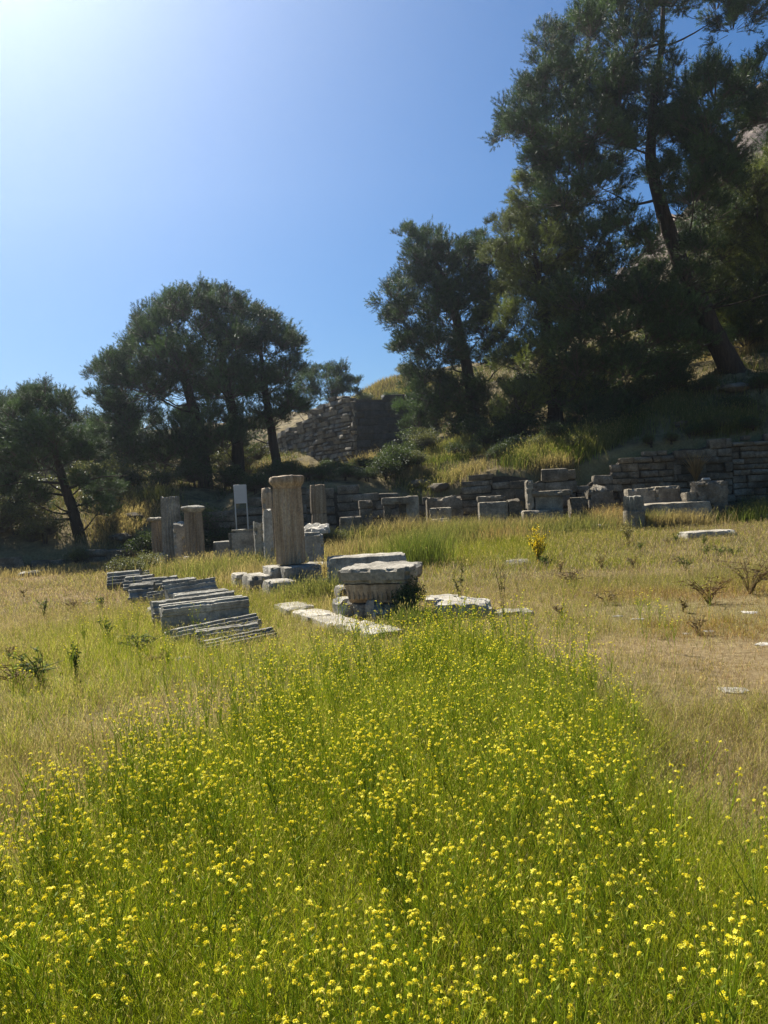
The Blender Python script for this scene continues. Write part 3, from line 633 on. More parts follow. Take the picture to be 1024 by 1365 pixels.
# information sign
sg = at(322, 688, 24.5); zg = g1(sg.x, 24.5); root = empty('information_sign', (sg.x, 24.5, zg)); tag(root, 'white rectangular information panel on two thin posts below the pines', 'sign')
ptop = at(322, 646, 24.5).z - zg; pbot = at(322, 671, 24.5).z - zg
bm = bmesh.new(); bmesh.ops.create_cube(bm, size=1); 
for v in bm.verts: v.co = Vector((v.co.x * 0.40, v.co.y * 0.03, (v.co.z + 0.5) * (ptop - pbot) + pbot))
bmesh.ops.bevel(bm, geom=bm.edges[:], offset=0.006, segments=1, affect='EDGES'); link('panel', bm_mesh('panel', bm, M['signface']), root)
for s in (-1, 1):
    bm = bmesh.new(); bmesh.ops.create_cone(bm, cap_ends=True, segments=10, radius1=0.022, radius2=0.022, depth=ptop + 0.25)
    bmesh.ops.translate(bm, verts=bm.verts, vec=(s * 0.185, 0.035, (ptop - 0.25) / 2 - 0.02)); link('post', bm_mesh('post', bm, M['signpost']), root)

# ------------------------------------------------------------------ foliage shapes
def needles(P, D, n, ln, wd, rng, spread=0.9, along=0.35, col=(0.05, 0.085, 0.03), cv=0.3):
    """n needle triangles round each shoot (P base, D unit direction)"""
    N = len(P); p = np.repeat(P, n, 0); d = np.repeat(D, n, 0)
    p = p + d * (rng.random((N * n, 1)) * along); r = rng.normal(size=(N * n, 3)); r -= d * (r * d).sum(1, keepdims=True); r /= np.linalg.norm(r, axis=1, keepdims=True) + 1e-9
    nd = d * rng.uniform(0.4, 1.0, (N * n, 1)) + r * spread; nd /= np.linalg.norm(nd, axis=1, keepdims=True)
    s = np.cross(nd, rng.normal(size=(N * n, 3))); s /= np.linalg.norm(s, axis=1, keepdims=True) + 1e-9
    L = ln * rng.uniform(0.7, 1.2, (N * n, 1)); V = np.stack([p - s * wd / 2, p + s * wd / 2, p + nd * L], 1)
    c = np.array(col) * (1 + cv * (np.repeat(rng.random((N, 1)), n, 0) - 0.5) * 2); c = np.repeat(c[:, None, :], 3, 1)
    return V.reshape(-1, 3), np.arange(N * n * 3).reshape(-1, 3), c.reshape(-1, 3)

def sticks(A, B, r):
    d = B - A; d /= np.linalg.norm(d, axis=1, keepdims=True) + 1e-9; a = np.cross(d, np.array([0.31, 0.2, 0.93])); a /= np.linalg.norm(a, axis=1, keepdims=True) + 1e-9; b = np.cross(d, a)
    V = []; 
    for k in range(3):
        o = a * math.cos(k * 2.094) + b * math.sin(k * 2.094); V.append(A + o * r); 
    for k in range(3):
        o = a * math.cos(k * 2.094) + b * math.sin(k * 2.094); V.append(B + o * r * 0.4)
    V = np.stack(V, 1); N = len(A); base = (np.arange(N) * 6)[:, None, None]
    T = np.array([[0, 1, 4], [0, 4, 3], [1, 2, 5], [1, 5, 4], [2, 0, 3], [2, 3, 5]])[None] + base
    return V.reshape(-1, 3), T.reshape(-1, 3)

def bough_mesh(seed, ntuft=13, per=30, nn=26, ln=0.12, wd=0.015, col=(0.05, 0.085, 0.03), flat=0.9, along=0.26):
    rng = np.random.default_rng(seed)
    u = rng.normal(size=(ntuft, 3)); u /= np.linalg.norm(u, axis=1, keepdims=True); u[:, 2] = np.where(u[:, 2] < -0.45, -u[:, 2], u[:, 2])
    cen = u * (0.35 + 0.6 * rng.random((ntuft, 1)) ** 0.6) * np.array([1, 1, flat]); tr = rng.uniform(0.2, 0.42, ntuft)
    axis = u * 0.6 + np.array([0, 0, 0.7]); axis /= np.linalg.norm(axis, axis=1, keepdims=True)
    P, D, C0 = [], [], []
    for k in range(ntuft):
        v = rng.normal(size=(per, 3)); v /= np.linalg.norm(v, axis=1, keepdims=True); v = v + axis[k] * 0.35
        q = cen[k] + v * tr[k] * (rng.random((per, 1)) ** 0.5) + axis[k] * rng.uniform(0, 0.28, (per, 1)) * (rng.random((per, 1)) < 0.4)
        d = v * 0.7 + axis[k] * 0.9 + rng.normal(size=(per, 3)) * 0.2; d /= np.linalg.norm(d, axis=1, keepdims=True); P.append(q); D.append(d)
        C0.append(np.tile(rng.uniform(0.6, 1.5) * np.array([1, 1, 1 - 0.3 * rng.random()]), (per, 1)))
    P = np.concatenate(P); D = np.concatenate(D); C0 = np.concatenate(C0)
    V, T, C = needles(P, D, nn, ln, wd, rng, 0.7, along, col, 0.35); C = C * np.repeat(C0, nn * 3, 0)
    A0 = np.repeat(cen * 0.25 + np.array([0, 0, -0.12]), 1, 0); V2, T2 = sticks(A0, cen, 0.02)
    k = rng.random(len(P)) < 0.4; V3, T3 = sticks(np.repeat(cen, per, 0)[k], (P + D * along * 0.7)[k], 0.009)
    mi = np.concatenate([np.zeros(len(T), int), np.ones(len(T2) + len(T3), int)])
    return np_mesh('bough', np.concatenate([V, V2, V3]), np.concatenate([T, T2 + len(V), T3 + len(V) + len(V2)]), [M['needle'], M['twig']], np.concatenate([C, np.full((len(V2) + len(V3), 3), 0.08)]), mat_idx=mi)

BOUGH = [bough_mesh(i + 1) for i in range(8)]
BOUGH_L = [bough_mesh(i + 31, 13, 30, 26, 0.13, 0.015, (0.125, 0.15, 0.05), 0.9) for i in range(4)]

def leaf_clump(seed, n=900, ls=0.09, col=(0.06, 0.085, 0.03), flat=0.8, hollow=0.4):
    rng = np.random.default_rng(seed); u = rng.normal(size=(n, 3)); u /= np.linalg.norm(u, axis=1, keepdims=True); u[:, 2] = np.where(u[:, 2] < -0.35, -u[:, 2], u[:, 2])
    lob = 1 + 0.3 * np.sin(u[:, 0] * 5 + seed) * np.cos(u[:, 1] * 4 + seed) + 0.15 * np.sin(u[:, 2] * 7)
    P = u * ((rng.random(n) ** hollow) * lob)[:, None] * np.array([1, 1, flat])
    a = rng.normal(size=(n, 3)) + u * 0.6; a /= np.linalg.norm(a, axis=1, keepdims=True); b = np.cross(a, rng.normal(size=(n, 3))); b /= np.linalg.norm(b, axis=1, keepdims=True)
    L = ls * rng.uniform(0.6, 1.3, (n, 1)); V = np.stack([P, P + a * L * 0.5 + b * L * 0.3, P + a * L, P + a * L * 0.5 - b * L * 0.3], 1)
    base = (np.arange(n) * 4)[:, None, None]; T = (np.array([[0, 1, 2], [0, 2, 3]])[None] + base).reshape(-1, 3)
    C = np.repeat((np.array(col) * (1 + 0.5 * (rng.random((n, 1)) - 0.5)))[:, None, :], 4, 1).reshape(-1, 3)
    k = np.arange(0, n, 12); Q = P[k]; V2, T2 = sticks(Q * 0.1 + np.array([0, 0, -0.5]) * np.array([1, 1, flat]), Q, 0.012)
    mi = np.concatenate([np.zeros(len(T), int), np.ones(len(T2), int)])
    return np_mesh('foliage', np.concatenate([V.reshape(-1, 3), V2]), np.concatenate([T, T2 + n * 4]), [M['leaf'], M['twig']], np.concatenate([C, np.full((len(V2), 3), 0.08)]), mat_idx=mi)
SHRUB = [leaf_clump(i + 3, 1500, 0.10) for i in range(4)]
SHRUB_O = [leaf_clump(i + 13, 1500, 0.09, (0.13, 0.14, 0.055)) for i in range(3)]

def tube_np(paths, k=8):
    """paths: list of (list of Vector, list of radii) -> one mesh arrays"""
    Vs, Ts, off = [], [], 0
    for pts, rad in paths:
        n = len(pts); P = np.array([tuple(p) for p in pts]); d = np.gradient(P, axis=0); d /= np.linalg.norm(d, axis=1, keepdims=True) + 1e-9
        ref = np.array([0.3, 0.9, 0.1]); a = np.cross(d, ref); a /= np.linalg.norm(a, axis=1, keepdims=True) + 1e-9; b = np.cross(d, a)
        for i in range(n):
            for j in range(k):
                th = 2 * math.pi * j / k; w = 1 + 0.12 * math.sin(j * 2.3 + i * 1.7); Vs.append(P[i] + (a[i] * math.cos(th) + b[i] * math.sin(th)) * rad[i] * w)
        for i in range(n - 1):
            for j in range(k):
                p, q = off + i * k + j, off + i * k + (j + 1) % k; Ts.append((p, q, q + k)); Ts.append((p, q + k, p + k))
        off += n * k
    return np.array(Vs), np.array(Ts)

def smooth_path(pts, rad, n):
    t = np.linspace(0, len(pts) - 1, n); P = np.array([tuple(p) for p in pts]); idx = np.arange(len(pts))
    out = []
    for c in range(3):
        y = P[:, c]; m = np.gradient(y) if len(y) > 2 else np.full(len(y), y[-1] - y[0]); i = np.clip(t.astype(int), 0, len(pts) - 2); f = t - i
        out.append((2*f**3-3*f**2+1)*y[i] + (f**3-2*f**2+f)*m[i] + (-2*f**3+3*f**2)*y[i+1] + (f**3-f**2)*m[i+1])
    return [Vector(v) for v in np.stack(out, 1)], list(np.interp(t, idx, rad))

def pine(label, trunk, Y, clumps, rpx, depth=2.5, extra=0.6, meshes=None, seed=1, group=None, name='pine_tree', dens=1.0, bare=0):
    """trunk: picture points (px,py[,dY]) bottom first; clumps (px,py,r) at distance Y; limbs join them"""
    rnd = random.Random(seed); meshes = meshes or BOUGH
    base = at(trunk[0][0], trunk[0][1], Y); base.z = g1(base.x, base.y) - 0.1
    root = empty(name, base); tag(root, label, 'tree', group)
    tp = [base - Vector((0, 0, 0.9))] + [at(q[0], q[1], Y + (q[2] if len(q) > 2 else 0)) for q in trunk[1:]]
    sc = Y / FPX; pts, rad = smooth_path(tp, [r * sc for r in rpx], 26)
    paths = [([p - base for p in pts], rad)]; limbs = []; boughs = []
    for (px, py, r) in clumps:
        off = rnd.uniform(-1, 1) * depth
        boughs.append((at(px, py, Y + off), r * sc * rnd.uniform(1.0, 1.2)))
        if rnd.random() < extra:
            boughs.append((at(px + rnd.uniform(-.6, .6) * r, py + rnd.uniform(-.3, .7) * r, Y - math.copysign(rnd.uniform(.3, 1), off) * depth), r * sc * rnd.uniform(0.9, 1.2)))
    nodes = [(p, rad[i] * 0.5, None) for i, p in enumerate(pts) if i >= 4]; groups = []
    tdist = lambda c: min((c - p).length for p in pts)
    for c, r in sorted(boughs, key=lambda b: tdist(b[0])):
        p0, rr, own = min(nodes, key=lambda n: (c - n[0]).length * (1.0 if n[1] > 0.012 else 1.6) + 1.1 * max(0, n[0].z - c.z + 0.35 * (c - n[0]).length))
        d = c - p0; side = Vector((rnd.uniform(-.16, .16), rnd.uniform(-.16, .16), -0.10)) * d.length
        r0 = min(rr, 0.018 + 0.016 * d.length); lp, lr = smooth_path([p0, p0 + d * 0.3 + side, p0 + d * 0.65 + side * 0.6 + Vector((rnd.uniform(-.1, .1), rnd.uniform(-.1, .1), 0)) * d.length, c], [r0, r0 * 0.75, r0 * 0.5, 0.012], 9)
        
        if own is None: own = len(groups); groups.append([])
        groups[own].append(([q - base for q in lp], lr)); nodes += [(lp[k], lr[k] * 0.8, own) for k in (3, 5, 7)]
        o = link('bough', rnd.choice(meshes), root, c - base, (rnd.uniform(-.25, .25), rnd.uniform(-.25, .25), rnd.uniform(0, 6.28)), (r, r * rnd.uniform(.85, 1.15), r * rnd.uniform(.8, 1.05)))
    for k in range(bare):      # dead bare sticks low on the trunk
        i = rnd.randint(3, 12); a = rnd.uniform(0, 6.28); ln = rnd.uniform(1, 2.6); e = pts[i] + Vector((math.cos(a) * ln, math.sin(a) * ln, rnd.uniform(-.2, .5)))
        m1 = pts[i] * 0.5 + e * 0.5 + Vector((0, 0, rnd.uniform(-.1, .2))); lp, lr = smooth_path([pts[i], m1, e], [0.05, 0.03, 0.008], 6); groups.append([([q - base for q in lp], lr)])
    V, T = tube_np(paths, 14); link('trunk', np_mesh('trunk', V, T, M['bark'], smooth=True), root)
    for g in groups:
        V, T = tube_np(g, 5); link('branch', np_mesh('branch', V, T, M['bark'], smooth=True), root)
    return root

# the big leaning pine on the right
pine('tallest leaning pine with bare forked limbs on the slope above the hillside wall', [(992, 512), (962, 468), (935, 408), (905, 345), (882, 275), (868, 215), (872, 130), (882, 60), (885, -20)], 31,
     [(672, 175, 24), (690, 150, 26), (712, 118, 24), (705, 180, 26), (728, 88, 24), (738, 58, 22), (752, 120, 34), (775, 70, 30), (800, 30, 30), (812, 8, 28), (850, 10, 35), (900, 8, 34), (955, 12, 30), (1000, 14, 24), (975, 40, 24),
      (790, 110, 40), (835, 70, 36), (830, 130, 38), (760, 165, 40), (725, 190, 30), (800, 180, 44), (740, 225, 30), (850, 180, 36), (775, 235, 36), (900, 120, 36), (925, 165, 42), (955, 130, 46), (1000, 120, 44), (1040, 150, 46), (985, 165, 38), (925, 215, 40), (900, 190, 34),
      (830, 350, 40), (800, 390, 42), (850, 400, 40), (790, 330, 36), (820, 440, 44), (770, 440, 38), (860, 460, 36), (900, 420, 30), (810, 300, 26), (770, 500, 40), (830, 500, 40), (880, 510, 30), (890, -40, 44), (840, -40, 40), (950, -30, 36), (875, 380, 34), (910, 460, 30), (865, 330, 22), (925, 270, 30), (945, 240, 34), (800, 250, 30), (750, 270, 30), (960, 215, 36), (840, 300, 26), (780, 540, 36), (820, 545, 34), (915, 375, 24), (890, 315, 24), (945, 455, 24), (905, 280, 24), (880, 240, 26), (925, 330, 22)],
     [17, 14, 12, 10, 8.5, 7, 5, 3.5, 2], 2.6, 0.75, None, 3, bare=8)
pine('pale green dense pine filling the gap left of the leaning pine', [(742, 592), (738, 520), (725, 420), (712, 330)], 32.5,
     [(682, 310, 22), (700, 300, 24), (715, 270, 28), (735, 300, 34), (690, 345, 28), (722, 340, 36), (760, 320, 34), (695, 390, 32), (735, 385, 40), (770, 365, 34), (690, 440, 34), (725, 420, 40), (755, 440, 38), (700, 490, 38), (740, 490, 42), (690, 530, 32), (720, 545, 38), (755, 540, 34), (715, 250, 20), (665, 300, 16), (660, 345, 18)],
     [12, 9, 6, 2], 1.6, 0.6, BOUGH_L + BOUGH[:1], 5)
pine('dark pine at the frame edge on the slope behind the leaning pine', [(1090, 500), (1075, 400), (1050, 300), (1040, 220)], 36,
     [(1000, 260, 32), (1030, 230, 36), (970, 300, 36), (1010, 310, 40), (960, 345, 36), (1000, 360, 40), (1040, 330, 44), (975, 395, 36), (1020, 400, 44), (950, 390, 26), (1060, 380, 50), (1000, 430, 32), (1080, 280, 50), (1060, 210, 40), (1110, 330, 50), (940, 330, 30), (930, 365, 30), (965, 440, 34), (935, 420, 34), (1010, 465, 30), (985, 275, 30), (950, 290, 26)],
     [14, 10, 7, 3], 2.2, 0.4, BOUGH_L + BOUGH[:2], 8)
pine('solitary dark pine with a layered crown beside the fortification wall', [(637, 586), (628, 520), (612, 440), (595, 380), (565, 318)], 37,
     [(550, 318, 17), (572, 330, 22), (560, 345, 22), (600, 345, 24), (630, 350, 22), (652, 368, 22), (535, 388, 20), (552, 372, 22), (585, 375, 32), (625, 390, 32), (660, 400, 26), (526, 418, 16), (545, 420, 22), (580, 415, 32), (615, 430, 32), (650, 435, 28), (536, 468, 18), (560, 458, 24), (590, 470, 30), (635, 480, 30), (665, 470, 26), (565, 505, 24), (555, 540, 24), (585, 535, 28), (560, 568, 20), (615, 530, 28), (655, 530, 26), (600, 560, 22), (670, 340, 18), (640, 320, 14), (655, 560, 22)],
     [9, 7.5, 6, 4, 1.5], 1.9, 0.9, None, 12)
# the group left of the wall
LB = [(285, 397, 20), (262, 405, 24), (232, 410, 22), (205, 422, 22), (192, 440, 20), (225, 440, 30), (262, 440, 32), (305, 410, 22), (330, 420, 22), (318, 445, 32), (355, 432, 20), (368, 450, 20), (388, 462, 16), (350, 470, 32), (300, 478, 38), (245, 480, 38), (205, 475, 30), (170, 485, 24), (150, 492, 22), (134, 498, 16), (165, 520, 30), (140, 525, 22), (205, 525, 38), (255, 530, 38), (305, 530, 38), (350, 520, 34), (382, 500, 24), (395, 485, 14), (150, 560, 28), (190, 570, 34), (238, 575, 38), (285, 575, 36), (330, 565, 32), (362, 550, 24), (385, 540, 22), (170, 605, 30), (215, 615, 30), (255, 615, 28), (300, 600, 24), (140, 590, 26)]
pine('broad dark pine at the left of the clump behind the left columns', [(276, 662), (268, 590), (245, 500), (225, 430)], 33, [c for c in LB if c[0] < 250], [11, 8, 5, 2], 2.4, 1.0, None, 14)
pine('central dark pine of the clump whose trunk rises behind the sign', [(318, 670), (316, 590), (300, 500), (285, 410)], 33.6, [c for c in LB if 250 <= c[0] < 328], [9, 7.5, 5, 2], 2.2, 1.0, None, 15)
pine('slender-trunked dark pine of the clump nearest the bossed wall', [(376, 640), (362, 575), (352, 510), (345, 440)], 35, [c for c in LB if c[0] >= 328], [7, 5.5, 4, 1.5], 2.0, 1.0, None, 16)
pine('crooked low pine on the terrace wall with a bare lower trunk', [(112, 745), (100, 690), (84, 640), (66, 570), (58, 530)], 25.4,
     [(60, 530, 20), (35, 535, 22), (85, 540, 20), (98, 560, 18), (15, 555, 24), (-10, 560, 24), (55, 560, 28), (30, 590, 30), (75, 590, 28), (0, 610, 30), (50, 615, 28), (95, 605, 24), (15, 640, 26), (118, 640, 22), (130, 610, 22), (-5, 665, 26), (140, 650, 20), (40, 665, 22), (125, 670, 20)],
     [9, 7, 5.5, 3, 1.5], 1.5, 0.8, None, 18, bare=6)
for k, (px, py, h, Y) in enumerate([(-60, 650, 130, 42), (20, 640, 105, 44), (130, 640, 75, 46), (170, 640, 60, 44)]):
    cl = [(px + random.uniform(-45, 45), py - h * f + random.uniform(-10, 10), 26) for f in (0.1, 0.25, 0.3, 0.45, 0.5, 0.6, 0.7, 0.8, 0.9)]
    pine('small background pine far behind the left trees', [(px, py), (px + 2, py - h * 0.5), (px, py - h)], Y, cl, [6, 4, 1.5], 2.0, 0.4, None, 40 + k, 'background pines behind the left trees')
pine('small feathery pine growing on top of the bossed wall', [(446, 556), (444, 530), (440, 505)], 52, [(428, 502, 18), (452, 506, 17), (412, 515, 18), (438, 522, 20), (466, 512, 12), (420, 538, 20), (450, 534, 18), (402, 530, 18), (438, 494, 12), (412, 502, 12), (468, 528, 12), (395, 545, 16)], [3, 2, 1], 1.5, 0.5, None, 50)

# ------------------------------------------------------------------ shrubs on the slopes
def shrub(label, px, py, Y, r, hgt=0.9, olive=False, group=None, name='shrub', n=3):
    p = at(px, py, Y); z = g1(p.x, Y); root = empty(name, (p.x, Y, z)); tag(root, label, 'shrub', group)
    V, T = tube_np([([Vector((0, 0, -0.1)), Vector((random.uniform(-.1, .1), 0, r * hgt * 0.5))], [0.04, 0.015]), ([Vector((0.05, 0, -0.1)), Vector((random.uniform(-.3, .3) * r, 0.1, r * hgt * 0.6))], [0.03, 0.01])], 5)
    link('stem', np_mesh('stem', V, T, M['bark']), root)
    for k in range(n):
        a = random.uniform(0, 6.28); q = r * random.uniform(0.2, 0.6) if n > 1 else 0; s = r * random.uniform(0.55, 0.8)
        link('foliage', random.choice(SHRUB_O if olive else SHRUB), root, (math.cos(a) * q, math.sin(a) * q, s * hgt * random.uniform(0.5, 0.95)), (0, 0, random.uniform(0, 6)), (s, s, s * hgt))
random.seed(21)
def zone(px, Y):
    if px < 200: return 'round the crooked low pine above the terrace wall'
    if px < 378: return 'under the dark pine clump behind the left columns'
    if px < 540: return 'between the shaded retaining wall and the fortification wall' if Y < 47 else 'on the hilltop behind the fortification wall'
    if px < 690: return 'on the bank round the solitary layered pine'
    if Y < 28.1: return 'growing on the hillside wall and its crest'
    if Y < 41: return 'on the slope under the tallest leaning pine'
    return 'on the high rocky hill behind the leaning pine'
SH = [  # px,py(base),Y,r,olive
 (20, 730, 25, 1.0, 1), (60, 735, 24.6, 0.8, 1), (-20, 725, 25, 1.1, 1), (100, 745, 24, 0.5, 1), (150, 690, 28, 1.0, 0), (40, 690, 29, 1.4, 1), (0, 680, 31, 1.5, 1), (130, 675, 30, 1.3, 1), (180, 660, 31, 1.0, 0),
 (225, 705, 25.5, 0.9, 0), (205, 725, 24.3, 0.8, 0), (245, 700, 26, 1.0, 0), (275, 690, 27.4, 1.0, 0), (300, 690, 27, 0.9, 0), (215, 670, 29.5, 0.7, 0), (260, 668, 31, 1.2, 0), (300, 670, 31, 1.0, 0), (345, 655, 33, 0.9, 1), (330, 640, 37, 1.1, 1), (300, 640, 38, 1.3, 1), (365, 655, 30, 0.8, 0), (340, 675, 28.5, 0.8, 0),
 (395, 650, 30, 0.55, 0), (425, 645, 31, 0.55, 0), (455, 645, 31, 0.55, 0), (485, 650, 30.5, 0.55, 0), (505, 640, 32, 0.55, 0), (440, 634, 36, 0.55, 0), (470, 632, 37, 0.55, 0), (500, 630, 38, 0.55, 0), (530, 622, 36, 0.9, 0), (400, 636, 38, 0.5, 0), (385, 660, 28.6, 0.5, 0), (410, 652, 28.6, 0.5, 0), (432, 652, 28.6, 0.5, 0), (460, 654, 28.6, 0.5, 0), (490, 656, 28.6, 0.5, 0), (515, 655, 28.8, 0.9, 0), (535, 650, 29.5, 0.9, 0), (420, 640, 32.5, 0.55, 0), (465, 640, 33.5, 0.55, 0), (500, 640, 33.5, 0.55, 0), (520, 632, 34, 0.9, 0),
 (545, 628, 33, 0.9, 0), (555, 640, 29.5, 0.6, 1), (580, 610, 33, 0.9, 1), (605, 590, 34.5, 1.0, 0), (620, 615, 30.5, 0.7, 0), (650, 600, 31.5, 0.8, 0), (665, 618, 29, 0.7, 0), (690, 605, 29.5, 0.8, 0), (640, 605, 32.5, 1.0, 0),
 (720, 600, 28.8, 0.6, 1), (750, 590, 28.8, 0.8, 0), (770, 600, 28, 0.6, 1), (795, 575, 29, 0.8, 0), (820, 560, 30, 0.9, 0), (850, 550, 30.5, 1.0, 0), (880, 545, 30.5, 0.9, 0), (910, 535, 31, 0.9, 0), (940, 540, 29.5, 0.8, 0), (800, 530, 34, 1.4, 0), (850, 515, 35, 1.4, 0), (760, 550, 34, 1.4, 0), (900, 495, 36, 1.4, 0), (700, 575, 33, 1.3, 0),
 (985, 560, 28, 0.7, 0), (1015, 545, 28.5, 0.8, 0), (960, 575, 27.2, 0.5, 1), (868, 596, 26.9, 0.4, 0), (895, 592, 26.9, 0.35, 1), (1005, 578, 26.9, 0.5, 0), (788, 640, 25.6, 0.4, 0), (822, 618, 26.6, 0.4, 1), (985, 660, 25.2, 0.5, 0), (1012, 640, 25.4, 0.6, 1), (920, 585, 27, 0.4, 0), (945, 580, 27, 0.4, 0), (1020, 470, 36, 1.0, 1), (935, 470, 38, 1.2, 0), (880, 450, 44, 1.8, 0), (960, 420, 46, 1.8, 1), (1010, 400, 46, 2.0, 1), (1020, 340, 55, 2.4, 1), (975, 330, 60, 2.4, 1), (990, 250, 70, 2.6, 1), (925, 400, 52, 2.0, 0), (900, 430, 48, 2.0, 0), (960, 450, 42, 1.5, 0), (1000, 440, 42, 1.6, 0), (870, 480, 40, 1.6, 0), (830, 490, 42, 1.8, 0), (780, 510, 42, 1.8, 0), (720, 530, 42, 1.8, 0), (960, 300, 66, 2.6, 0), (1015, 300, 62, 2.6, 0), (940, 350, 60, 2.4, 0),
 (490, 520, 54, 0.8, 0), (520, 517, 53, 0.7, 0), (545, 530, 48, 1.2, 0), (560, 560, 46, 1.4, 0), (575, 590, 42, 1.4, 0), (600, 560, 46, 1.6, 0), (540, 505, 57, 0.8, 1), (480, 600, 43, 0.5, 1)]
for (px, py, Y, r) in hr_spots: rock('hillside_rock', 'grey rock outcrop ' + zone(px, Y), px, py, Y, r, r * 0.8, r * 0.7, 'wall', 'rocks ' + zone(px, Y), 2)
for (px, py, Y, r, ol) in SH:
    kd_ = 'olive-grey leafy shrub ' if ol else 'dark green leafy shrub '; shrub(kd_ + zone(px, Y), px, py, Y, r, 0.95, bool(ol), kd_ + zone(px, Y))
shrub('leafy dark climber growing over the corner of the carved pedestal', 547, 824, 9.8, 0.27, 1.7, False, None, 'climbing_shrub', 4)
shrub('bright green leafy weed before the low block at the plain column', 448, 712, 23.3, 0.55, 1.1, True, None, 'leafy_weed', 3)
shrub('low green bush in the grass beyond the far moulded block', 165, 752, 18.5, 0.55, 0.8, True, None, 'low_bush', 4)
shrub('low green bush between the terrace wall and the fluted stump', 190, 748, 20, 0.6, 0.7, True, None, 'low_bush', 4)

# ------------------------------------------------------------------ grass
def frustum_pts(n, y0, y1, rng, pad=0.4, lim=0.56, per=0, sig=0.0):
    """even spread over the ground wedge in front of the viewer, optionally gathered into tufts"""
    m = n // per if per else n
    y = np.sqrt(rng.random(m) * (y1 ** 2 - y0 ** 2) + y0 ** 2); x = (rng.random(m) * 2 - 1) * (lim * y + pad)
    if per:
        i = rng.integers(0, m, n); sg = sig * rng.uniform(0.5, 1.6, m)[i]; return x[i] + rng.normal(size=n) * sg, y[i] + rng.normal(size=n) * sg, i
    return x, y

def blade_mesh(name, x, y, h, w, col, rng, lean=0.35, seed_frac=0.3, seed_col=(0.42, 0.34, 0.17), tri1=False, seed_len=0.02):
    N = len(x); z = gz(x, y); P = np.stack([x, y, z - 0.02], 1); a = rng.random(N) * 2 * np.pi; s = np.stack([np.cos(a), np.sin(a), np.zeros(N)], 1)
    l = rng.normal(size=(N, 2)) * lean + np.array([0.06, -0.02]); Lv = np.concatenate([l * h[:, None], np.zeros((N, 1))], 1); up = np.zeros((N, 3)); up[:, 2] = h
    w = w[:, None]
    if tri1:
        V = np.stack([P - s * w / 2, P + s * w / 2, P + up + Lv], 1); T = np.arange(N * 3).reshape(-1, 3); C = np.repeat(col[:, None, :], 3, 1)
    else:
        m = P + up * 0.55 + Lv * 0.3; e = P + up * 0.98 + Lv
        V = np.stack([P - s * w / 2, P + s * w / 2, m - s * w * 0.4, m + s * w * 0.4, e], 1); b = (np.arange(N) * 5)[:, None, None]
        T = (np.array([[0, 1, 3], [0, 3, 2], [2, 3, 4]])[None] + b).reshape(-1, 3); C = np.repeat(col[:, None, :], 5, 1)
    V = V.reshape(-1, 3); C = C.reshape(-1, 3)
    k = rng.random(N) < seed_frac
    if k.any():
        tip = (P + up * (1.0 if tri1 else 0.98) + Lv)[k]; n = k.sum(); d = (up + Lv)[k]; d = d / np.linalg.norm(d, axis=1, keepdims=True) * seed_len * rng.uniform(0.6, 1.3, (n, 1)); q = seed_len * 0.16; sk = s[k]
        S = np.stack([tip - d * 0.6, tip + d * 0.3 + sk * q, tip + d * 1.2, tip + d * 0.3 - sk * q], 1); b = (np.arange(n) * 4)[:, None, None] + len(V)
        T = np.concatenate([T, (np.array([[0, 1, 2], [0, 2, 3]])[None] + b).reshape(-1, 3)]); V = np.concatenate([V, S.reshape(-1, 3)])
        sc = np.array(seed_col) * rng.uniform(0.7, 1.25, (n, 1)); sc = sc * 0.6 + col[k] * 0.4; C = np.concatenate([C, np.repeat(sc[:, None, :], 4, 1).reshape(-1, 3)])
    return np_mesh(name, V, T, M['grass'], C)

GREENS = np.array([(0.19, 0.25, 0.012), (0.25, 0.30, 0.018), (0.14, 0.19, 0.012), (0.29, 0.32, 0.025), (0.33, 0.32, 0.06)])
DRYS = np.array([(0.29, 0.225, 0.125), (0.37, 0.30, 0.19), (0.19, 0.135, 0.08), (0.17, 0.15, 0.07), (0.27, 0.195, 0.12), (0.16, 0.165, 0.055), (0.46, 0.39, 0.26)])
def grass_cols(x, y, rng, bias=0.0):
    g = green(x, y); N = len(x); isg = rng.random(N) < np.clip(0.10 + 0.85 * g + bias, 0, 1)
    red = sstep(2, 3.5, x) * sstep(5, 6.5, y) * (1 - sstep(10, 13, y)) * (vnoise(x, y, 1.1) > 0.45)
    c = np.where(isg[:, None], GREENS[rng.integers(0, len(GREENS), N)], DRYS[rng.integers(0, len(DRYS), N)]) * rng.uniform(0.8, 1.2, (N, 1))
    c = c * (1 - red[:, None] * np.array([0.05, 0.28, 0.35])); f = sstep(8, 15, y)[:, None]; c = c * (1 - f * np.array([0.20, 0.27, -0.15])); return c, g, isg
# bare patches where earth shows
def keep(x, y, rng):
    bare = sstep(0.62, 0.75, vnoise(x, y, 1.2)) * sstep(1.8, 3, x) * sstep(4.5, 5.5, y) * (1 - sstep(10, 12, y))
    bare2 = np.exp(-((x - 3.2) / 0.7) ** 2 - ((y - 6.2) / 0.5) ** 2)
    return rng.random(len(x)) > np.clip(0.8 * bare + 0.8 * bare2, 0, 0.92)

